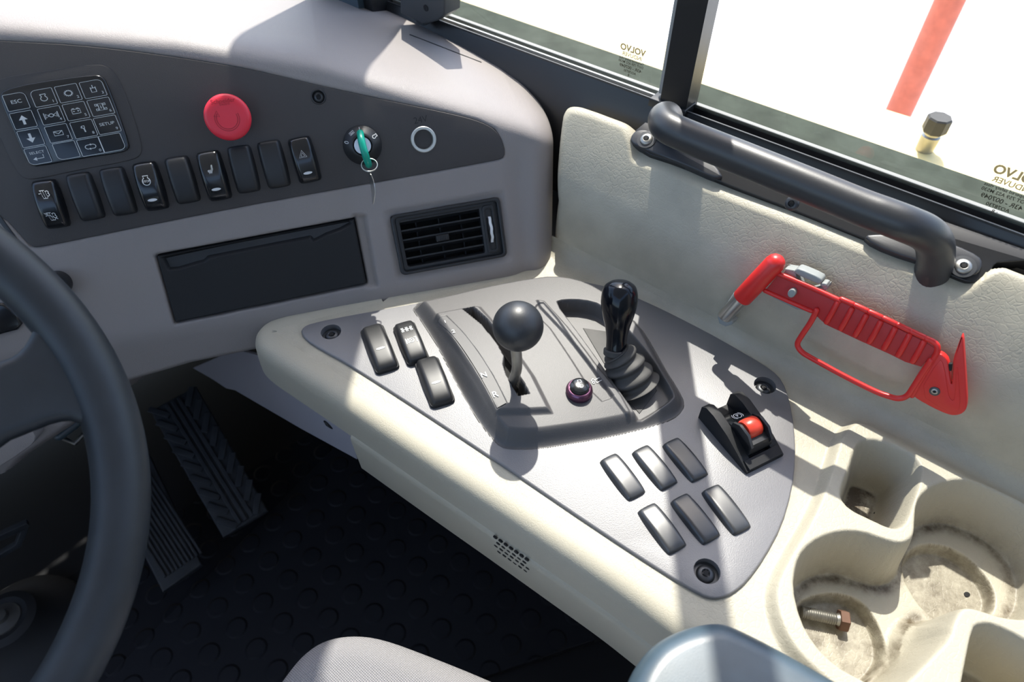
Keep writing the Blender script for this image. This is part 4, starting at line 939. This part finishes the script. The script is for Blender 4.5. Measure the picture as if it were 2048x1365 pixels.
BL = [([(118, 610), (215, 560), (372, 760), (265, 815)], 'glossy blank cover nearest the gear housing, left end of the front row'), ([(280, 565), (375, 520), (530, 705), (437, 770)], 'glossy blank cover in the middle of the front row of three'), ([(433, 530), (530, 480), (688, 670), (590, 722)], 'glossy blank cover at the right end of the front row of three'),
      ([(310, 865), (410, 810), (580, 1030), (470, 1090)], 'glossy blank cover at the left end of the rear row of three'), ([(475, 815), (575, 763), (748, 980), (650, 1038)], 'glossy blank cover in the middle of the rear row of three'), ([(637, 770), (730, 712), (908, 935), (800, 993)], 'glossy blank cover at the right end of the rear row of three')]
for q, lab in BL:
    q = zoom(q, *Z2); q = np.array(q); a = (q[0]+q[1])/2; b = (q[2]+q[3])/2
    wd = np.linalg.norm(onz(*q[0], .006)-onz(*q[1], .006)); wd = .0198
    c_rock(tuple(a), tuple(b), wd, .0055, lab, 'blank_cover', 'button_dusty', 'blank switch covers on the control plate', cr=.30, side=.55, cat='switch cover')

# parking brake switch
def p2(a, b, z=.003): return onz(*zoom([(a, b)], *Z2)[0], z)
q0, q1, q2, q3 = p2(625, 400), p2(800, 305), p2(1045, 585), p2(872, 685)
pc_ = (q0+q1+q2+q3)/4; pv = ((q0+q1)-(q2+q3))/2; pL = np.linalg.norm(pv); FP = Fr((pc_[0], pc_[1], .003), np.cross(pv, (0, 0, 1)), pv); pW = np.linalg.norm((q1-q0+q2-q3)/2)
pb = thing('parking_brake_switch', 'black parking brake switch with a red roller between guard fins', 'switch', FP)
L2, W2 = pL/2, pW/2; tF = .0085
for s_ in (-1, 1):
    prism('guard_fin', [(-L2, 0), (-L2, .003), (-L2*.55, .010), (-L2*.05, .0165), (L2*.55, .0205), (L2*.85, .0200), (L2, .0155), (L2, 0)], FP, s_*W2 if s_ < 0 else W2-tF, -W2+tF if s_ < 0 else W2, 'black_matte', pb)
box('base', FP, (0, 0, .001), (pW-.002, pL-.002, .003), 'black_matte', pb, .0005)
prism('front_bar', [(-L2, 0), (-L2, .006), (-L2+.008, .008), (-L2+.012, 0)], FP, -W2+.002, W2-.002, 'black_matte', pb)
prism('symbol_ramp', [(L2*.0, .0), (L2*.0, .020), (L2*.25, .018), (L2*.55, .008), (L2*.7, .003), (L2*.7, 0)], FP, -W2+tF, W2-tF, 'black_gloss', pb)
rw = W2-tF+.0005
rkb = prism('rocker_body', [(-L2*.62, .001), (-L2*.70, .012), (-L2*.62, .019), (-L2*.30, .020), (-L2*.02, .0215), (L2*.10, .018), (L2*.10, .001)], FP, -rw, rw, 'black_satin', pb)
for s_ in (-1, 1):
    prism('cheek', [(-L2*.66, .010), (-L2*.69, .019), (-L2*.45, .027), (-L2*.12, .0285), (L2*.10, .024), (L2*.14, .012)], FP, *( (-rw, -rw+.0030) if s_ < 0 else (rw-.0030, rw)), 'black_satin', rkb)
lathe('red_roller', [(.0, -.0072), (.0078, -.0070), (.0088, -.0055), (.0090, 0), (.0088, .0055), (.0078, .0070), (0, .0072)], FP.at(0, -L2*.18, .0205), FP.u, 'red_orange', pb, 32)
fps = lambda x_, y_: FP.at(x_*.0052, L2*.30+y_*.0052, .0175+.0018-(y_*.0052+L2*.05)*.52)
ink('brake_symbol', [(circ(.62, 24), True), (arc(0, 0, .88, -50, 50, 10), False), (arc(0, 0, .88, 130, 230, 10), False)], fps, .09, 'print_light', pb)
text('lettering', 'P', FP, 0, 0, 0, .95, 'print_light', pb, fn=fps)

# ================================================================ EMERGENCY HAMMER ON THE WALL
FH = Fr((.4735, 0, .07), (0, -1, 0), (.28, 0, 1))
ZH = (3.1605, 1400, 480)
def hz(a, b, h=0): q = FH.px(*zoom([(a, b)], *ZH)[0], h); return FH.at(q[0], q[1], h)
def hzs(pts, h=0): return [hz(a, b, h) for a, b in pts]
def hp2(pts, h=0): return FH.pxs(zoom(pts, *ZH), h)
px1 = np.linalg.norm(hz(700, 500)-hz(800, 500))/100      # metres per zoom pixel on the hammer plane
eh = thing('emergency_hammer', 'red plastic emergency hammer with belt cutter, clipped to the beige side wall', 'emergency hammer', Fr(hz(900, 500), FH.u, FH.v))
hd = hzs([(472, 150), (262, 372)], .002); ax = (hd[1]-hd[0]); Lh = np.linalg.norm(ax); ax /= Lh; R1 = 68*px1
lathe('hammer_head', [(0, -R1*.98), (R1*.35, -R1*.92), (R1*.68, -R1*.72), (R1*.9, -R1*.42), (R1, 0), (R1*1.02, Lh*.5), (R1*1.0, Lh*.97), (R1*.93, Lh), (R1*.8, Lh+.0006)], hd[0], ax, 'red_plastic', eh, 48)
tipv = hz(165, 505, .002); Lt = np.linalg.norm(tipv-hd[0]); R2 = 53*px1
lathe('steel_tip', [(R2, Lh*.95), (R2, Lt*.96), (R2*.96, Lt*.99), (R2*.85, Lt), (R2*.3, Lt+.001), (0, Lt+.004)], hd[0], ax, 'steel', eh, 40)
rt_ = 17*px1
web = plate('grip_web', hp2([(430, 300), (500, 215), (880, 375), (1420, 640), (1500, 690), (1400, 800), (1300, 770), (1200, 720), (1000, 630), (800, 535), (760, 500), (700, 440), (410, 320)]), FH, -.003, .0012, 'red_dark', eh, .0004)
tube('upper_rail', catmull(hzs([(480, 208), (700, 300), (885, 385)], .001), 4), rt_, 'red_plastic', eh, 14)
seg = [(885, 370), (972, 408), (1063, 450), (1152, 490), (1242, 532), (1332, 575), (1424, 618)]
for (a, b), (c, d) in zip(seg[:-1], seg[1:]):
    tube('grip_pad', hzs([(a+10, b+6), (c-8, d-2)], .001), rt_*1.02, 'red_plastic', eh, 14)
tube('upper_rail', catmull(hzs([(1432, 624), (1470, 642), (1498, 668), (1500, 705), (1480, 745), (1400, 880), (1340, 985)], .001), 5), rt_*1.02, 'red_plastic', eh, 14)
tube('lower_rail', hzs([(412, 322), (560, 388), (705, 450)], .001), rt_*.95, 'red_plastic', eh, 14)
for k in range(7):
    a = 868+91*k; b = 398+41.5*k; tube('finger_rib', hzs([(a, b), (a-40, b+75), (a-68, b+122)], .0015), rt_*1.08, 'red_plastic', eh, 14)
tube('hand_guard', catmull(hzs([(738, 445), (700, 520), (640, 610), (616, 660), (640, 705), (700, 745), (900, 855), (1100, 955), (1200, 992), (1260, 1003), (1310, 985), (1350, 930), (1400, 850), (1460, 762)], .002), 6), rt_*1.1, 'red_plastic', eh, 16)
cut = plate('cutter_body', chaik(hp2([(1345, 975), (1370, 940), (1500, 730), (1515, 712), (1545, 728), (1572, 760), (1580, 820), (1592, 930), (1602, 830), (1600, 755), (1640, 640), (1655, 598), (1666, 610), (1672, 700), (1685, 900), (1692, 1040), (1680, 1075), (1650, 1098), (1610, 1106), (1560, 1096), (1480, 1060), (1380, 1005)]), 1), FH, -.0045, .0022, 'red_plastic', eh, .001)
plate('cutter_panel', chaik(hp2([(1385, 965), (1515, 745), (1545, 775), (1570, 960), (1590, 1010), (1615, 1000), (1625, 760), (1640, 900), (1650, 1050), (1620, 1085), (1560, 1075)]), 1), FH, .001, .0027, 'red_plastic', cut, .0003)
plate('cutter_blade', hp2([(1576, 820), (1592, 820), (1590, 960), (1582, 925)]), FH, -.002, .0008, 'red_orange', cut, .0002)
plate('cutter_slot', hp2([(1574, 778), (1598, 778), (1592, 822), (1578, 822)]), FH, -.001, .0024, 'black_void', cut, .0001)
q = FH.px(*zoom([(1483, 958)], *ZH)[0], .0028); screw('screw', FH, q[0], q[1], .0024, 22*px1, cut, 'steel_dull', washer=30*px1)
q = hp2([(592, 325)])[0]; plate('grey_pin', [(q[0]+a*25*px1, q[1]+b*32*px1) for a, b in circ(1, 24)], FH, .001, .0062, 'grey_clip', eh, .001, label='grey oval pin')
wb = FH.px(*zoom([(700, 360)], *ZH)[0])
hc_ = thing('hammer_clip', 'grey plastic wall clip behind the head of the red hammer', 'clip', Fr(FH.at(*wb, -.012), FH.u, FH.v))
plate('clip_base', chaik(hp2([(530, 190), (590, 200), (640, 340), (800, 300), (798, 320), (660, 460), (600, 450), (450, 375), (470, 300)]), 0), FH, -.016, -.0035, 'grey_clip', hc_, .001)
plate('clip_tab', chaik(hp2([(580, 212), (605, 186), (625, 184), (755, 240), (768, 262), (755, 285), (740, 282)], .001), 1), FH, -.012, .0, 'grey_clip', hc_, .0012)
plate('clip_tab', chaik(hp2([(755, 280), (790, 282), (798, 300), (780, 312), (750, 300)], .001), 1), FH, -.012, -.002, 'grey_clip', hc_, .001)
plate('tip_cradle', chaik(hp2([(200, 345), (215, 370), (130, 480), (200, 530), (190, 548), (150, 560), (110, 540), (100, 500)]), 0), FH, -.016, -.004, 'grey_clip', hc_, .001)

# ================================================================ STEERING WHEEL
wc = np.array([-.153, .427, .186]); wn = np.array([-.051, -.908, 1.]); wn /= np.linalg.norm(wn)
wu = np.cross((0, 1, 0), wn); FWh = Fr(wc, np.cross(wn, np.cross((1, 0, 0), wn))*0+(np.array([1, 0, 0])-wn*wn[0]), np.cross(wn, np.array([1, 0, 0])-wn*wn[0]))
WR = .206
sw = thing('steering_wheel', 'black rubber steering wheel with a wide spoke, in the left foreground', 'steering wheel', FWh)
tube('rim', [FWh.at(WR*cos(a), WR*sin(a)) for a in np.linspace(0, 2*pi, 129)[:-1]], .0168, 'wheel_rubber', sw, 28, closed=True, nrm=FWh.n)
spk = FWh.pxs([(0, 722), (30, 712), (52, 688), (68, 655), (60, 620), (110, 600), (180, 720), (215, 830), (225, 920), (192, 900), (180, 862), (150, 840), (110, 842), (60, 862), (0, 886)], .004)
far = [(-.02, .035), (-.02, -.03)]
spo = chaik(spk+[(-.0, min(p[1] for p in spk)-.0), (-.0, .03)], 1) if False else None
sp3 = [p for p in spk]+[(.03, spk[-1][1]-.012), (-.01, spk[-1][1]-.01), (-.01, spk[0][1]+.02), (.03, spk[0][1]+.014)]
plate('spoke', chaik(sp3, 1), FWh, -.010, .009, 'wheel_rubber', sw, .007, steps=5)
plate('spoke', [(-a, b) for a, b in chaik(sp3, 1)], FWh, -.010, .009, 'wheel_rubber', sw, .007, steps=5)
lathe('hub', [(.03, -.05), (.06, -.02), (.062, .006), (.055, .014), (0, .018)], wc, wn, 'wheel_rubber', sw, 48)
lathe('steering_column', [(.045, -.33), (.045, -.05), (.03, -.03)], wc, wn, 'black_matte', sw, 32)

# ================================================================ FOOTWELL, SEAT, ARMREST
FLZ = -.505
mt_ = [onz(a, b, FLZ)[:2] for a, b in ((690, 880), (215, 1365))]
md = mt_[1]-mt_[0]; mo = [tuple(mt_[0]-md*.35), tuple(mt_[0]+md*1.5), tuple(mt_[0]+md*1.5+[.9, -.6]), (.52, -.5), (.52, float(mt_[0][1]+.2))]
fm = tag(plate('floor_mat', mo, FC, FLZ, FLZ+.010, 'rubber_mat', None, .003), 'black studded rubber mat on the cab floor below the console', 'floor mat')
fm2 = tag(plate('floor_mat', [tuple(mt_[0]-md*.35), (-.9, .95), (-1.1, -.6), tuple(mt_[0]+md*1.5)], FC, FLZ, FLZ+.004, 'rubber_mat', None, .002), 'black studded rubber mat under the pedals, left of the diagonal mat seam', 'floor mat')
def pedal(nm, lab, corners, zs, rib, t=.012):
    P = [onz(a, b, z_) for (a, b), z_ in zip(corners, zs)]   # far left, far right, near right, near left
    o = sum(P)/4; v_ = (P[0]+P[1]-P[2]-P[3])/2; u_ = (P[1]+P[2]-P[0]-P[3])/2
    fr = Fr(o, u_, v_); w_ = np.linalg.norm(u_); l_ = np.linalg.norm(v_)
    tt = thing(nm, lab, 'pedal', fr)
    pts = [((p-o)@fr.u, (p-o)@fr.v) for p in P]
    pd = plate('pad', chaik([p for p in pts], 0), fr, -t, 0, 'pedal_rubber', tt, .003)
    if rib == 'chevron':
        for x_ in (-.13, 0, .13): box('rib', fr, (x_*w_, 0, .001), (.006, l_*.96, .005), 'pedal_rubber', pd, .0015)
        n = 9
        for k in range(n):
            y0 = l_*(-.44+.88*k/(n-1))
            for s_ in (-1, 1):
                a = np.array([s_*w_*.20, y0-.010]); b = np.array([s_*w_*.47, y0+.016]); d_ = (b-a)/np.linalg.norm(b-a); e_ = np.array([-d_[1], d_[0]])*.0045
                plate('tread_bar', [a+e_, b+e_, b-e_, a-e_], fr, -.001, .0035, 'pedal_rubber', pd, .001)
    else:
        for k in range(10): box('rib', fr, (w_*(-.42+.84*k/9), -.0, .001), (.0035, l_*.86, .004), 'pedal_rubber', pd, .001)
    box('pedal_arm', fr, (0, l_*.2, -t-.02), (.03, l_*.5, .03), 'black_matte', tt, .003)
    return tt
pedal('accelerator_pedal', 'long black accelerator pedal with chevron tread, right of the steering wheel', [(300, 822), (392, 772), (536, 1022), (446, 1076)], (-.36, -.36, -.45, -.45), 'chevron')
pedal('brake_pedal', 'dark ribbed brake pedal on the floor, half hidden behind the wheel rim', [(195, 930), (285, 880), (404, 1130), (325, 1185)], (-.38, -.38, -.45, -.45), 'rib')
cb = onz(8, 1240, -.44)
pv_ = thing('floor_boot', 'dark round rubber boot with a grey centre on the floor, behind the steering wheel', 'boot', loc=(cb[0], cb[1], -.50))
lathe('boot', [(.085, -.06), (.082, -.045), (.06, -.030), (.045, -.012), (.040, 0), (.03, .004), (.022, .002)], cb, (0, 0, 1), 'black_matte', pv_, 40)
lathe('centre_cap', [(.024, -.003), (.022, .004), (.010, .008), (.009, .014), (0, .016)], cb, (0, 0, 1), 'boot_rubber', pv_, 32)
kq = onz(30, 1075, -.40)
kb_ = thing('column_bracket', 'dark metal bracket beside the steering column, seen through the wheel', 'bracket', loc=tuple(kq))
fk = Fr(onz(20, 1070, -.40), onz(60, 1055, -.40)-onz(-60, 1110, -.40), (0, 0, 1))
plate('bracket_arm', [(-.09, 0), (.022, 0), (.027, .004), (.027, .012), (.0, .012), (-.09, .010)], fk, -.004, .004, 'pedal_rubber', kb_, .001)
plate('bracket_arm', [(-.09, -.05), (.0, -.030), (.022, -.002), (.024, .004), (.016, .004), (-.004, -.022), (-.09, -.04)], fk, -.004, .004, 'pedal_rubber', kb_, .001)
gp = onz(150, 872, -.20)
clp = thing('blue_clip', 'small bluish clip under the dashboard edge, inside the steering wheel rim', 'clip', loc=tuple(gp))
tube('clip_hook', [onz(128, 878, -.20), onz(150, 888, -.20), onz(170, 866, -.20)], .0028, 'steel_dull', clp, 10)
tube('clip_bar', [onz(118, 872, -.19), onz(155, 845, -.19)], .006, 'armrest_vinyl', clp, 10)

# seat cushion
sz = -.13
so_ = chaik(C2([(430, 1560), (500, 1440), (560, 1352), (600, 1302), (645, 1272), (700, 1262), (760, 1268), (860, 1305), (960, 1345), (1060, 1390), (1200, 1460), (1400, 1600), (1250, 2000), (700, 2200), (430, 1900)], sz), 2)
seat = thing('driver_seat', 'grey woven fabric seat cushion at the bottom of the photo', 'seat', loc=(so_[:, 0].mean(), so_[:, 1].mean(), sz-.12))
sc_ = so_.mean(0)
so2 = sc_+(so_-sc_)*1.0
plate('cushion', so2, FC, sz-.12, sz+.012, 'fabric', seat, .030, steps=8, ang=80)
plate('seat_base', inset(ccw(so2), .05), FC, -.48, sz-.12, 'black_matte', seat, .005)
# armrest
az_ = .075
ar = thing('armrest', 'dark blue-black vinyl armrest end at the bottom right of the photo', 'armrest', loc=tuple(onz(1500, 1400, az_-.03)))
ap_ = chaik(C2([(1235, 1480), (1246, 1400), (1262, 1345), (1300, 1292), (1350, 1262), (1400, 1247), (1440, 1243), (1475, 1255), (1560, 1298), (1700, 1378), (1850, 1470), (1900, 1560), (1800, 1750), (1500, 1800), (1250, 1700)], az_-.008), 2)
plate('pad', ap_, FC, az_-.05, az_, 'armrest_vinyl', ar, .014, steps=7, ang=80)

# ================================================================ OUTSIDE
ol = tag(plate('outer_body_ledge', [(.622, -1.2), (.757, -1.2), (.757, 1.2), (.622, 1.2)], FC, -.30, .098, 'ledge_shade', None, .012, steps=4), 'body ledge just outside the side window, coloured dark grey-green to stand for shade', 'bodywork')
gr = plate('ground', [(-30, -30), (60, -30), (60, 60), (-30, 60)], FC, -2.3, -2.2, 'gravel', None, .01); gr['kind'] = 'structure'
e1, e2 = onz(1404, 95, .02), onz(2019, 283, .02); ed = (e2-e1)/np.linalg.norm(e2-e1)
fe_ = thing('machine_fender', 'yellow painted machine bodywork outside below the side window', 'bodywork', loc=(.8, .2, -.2))
yp = [(.765, e1[1]+2.2), (e1[0]+ed[0]*-2.2, e1[1]-ed[1]*2.2), tuple((e1)[:2]), tuple(e2[:2]), tuple((e2+ed*.03)[:2]+[-.02, -.01]), (e2[0]+.0, e2[1]-.06), (.765, -.10)]
plate('fender_top', yp, FC, -.25, .02, 'yellow_paint', fe_, .02, steps=5)
nb_ = onz(1848, 300, .02)
nu = thing('filler_cap', 'dark threaded cap standing on the yellow bodywork outside the window', 'cap', loc=tuple(nb_))
lathe('cap_stem', [(.010, -.005), (.011, .02), (.009, .022), (.009, .028)], nb_, (0, 0, 1), 'steel_dull', nu, 24)
lathe('cap_head', [(.013, .026), (.0145, .028), (.0145, .044), (.013, .046), (0, .046)], nb_, (0, 0, 1), 'boot_rubber', nu, 8, 20)
pb0 = onz(1806, 205, -.9); 
pole = tag(tube('marker_pole', [pb0+[0, 0, -1.3], pb0+[0, 0, 3.0]], .030*np.linalg.norm(pb0-CP)/1.9, 'pole_red', None, 20), 'red pole standing on the pale ground outside the side window', 'pole')
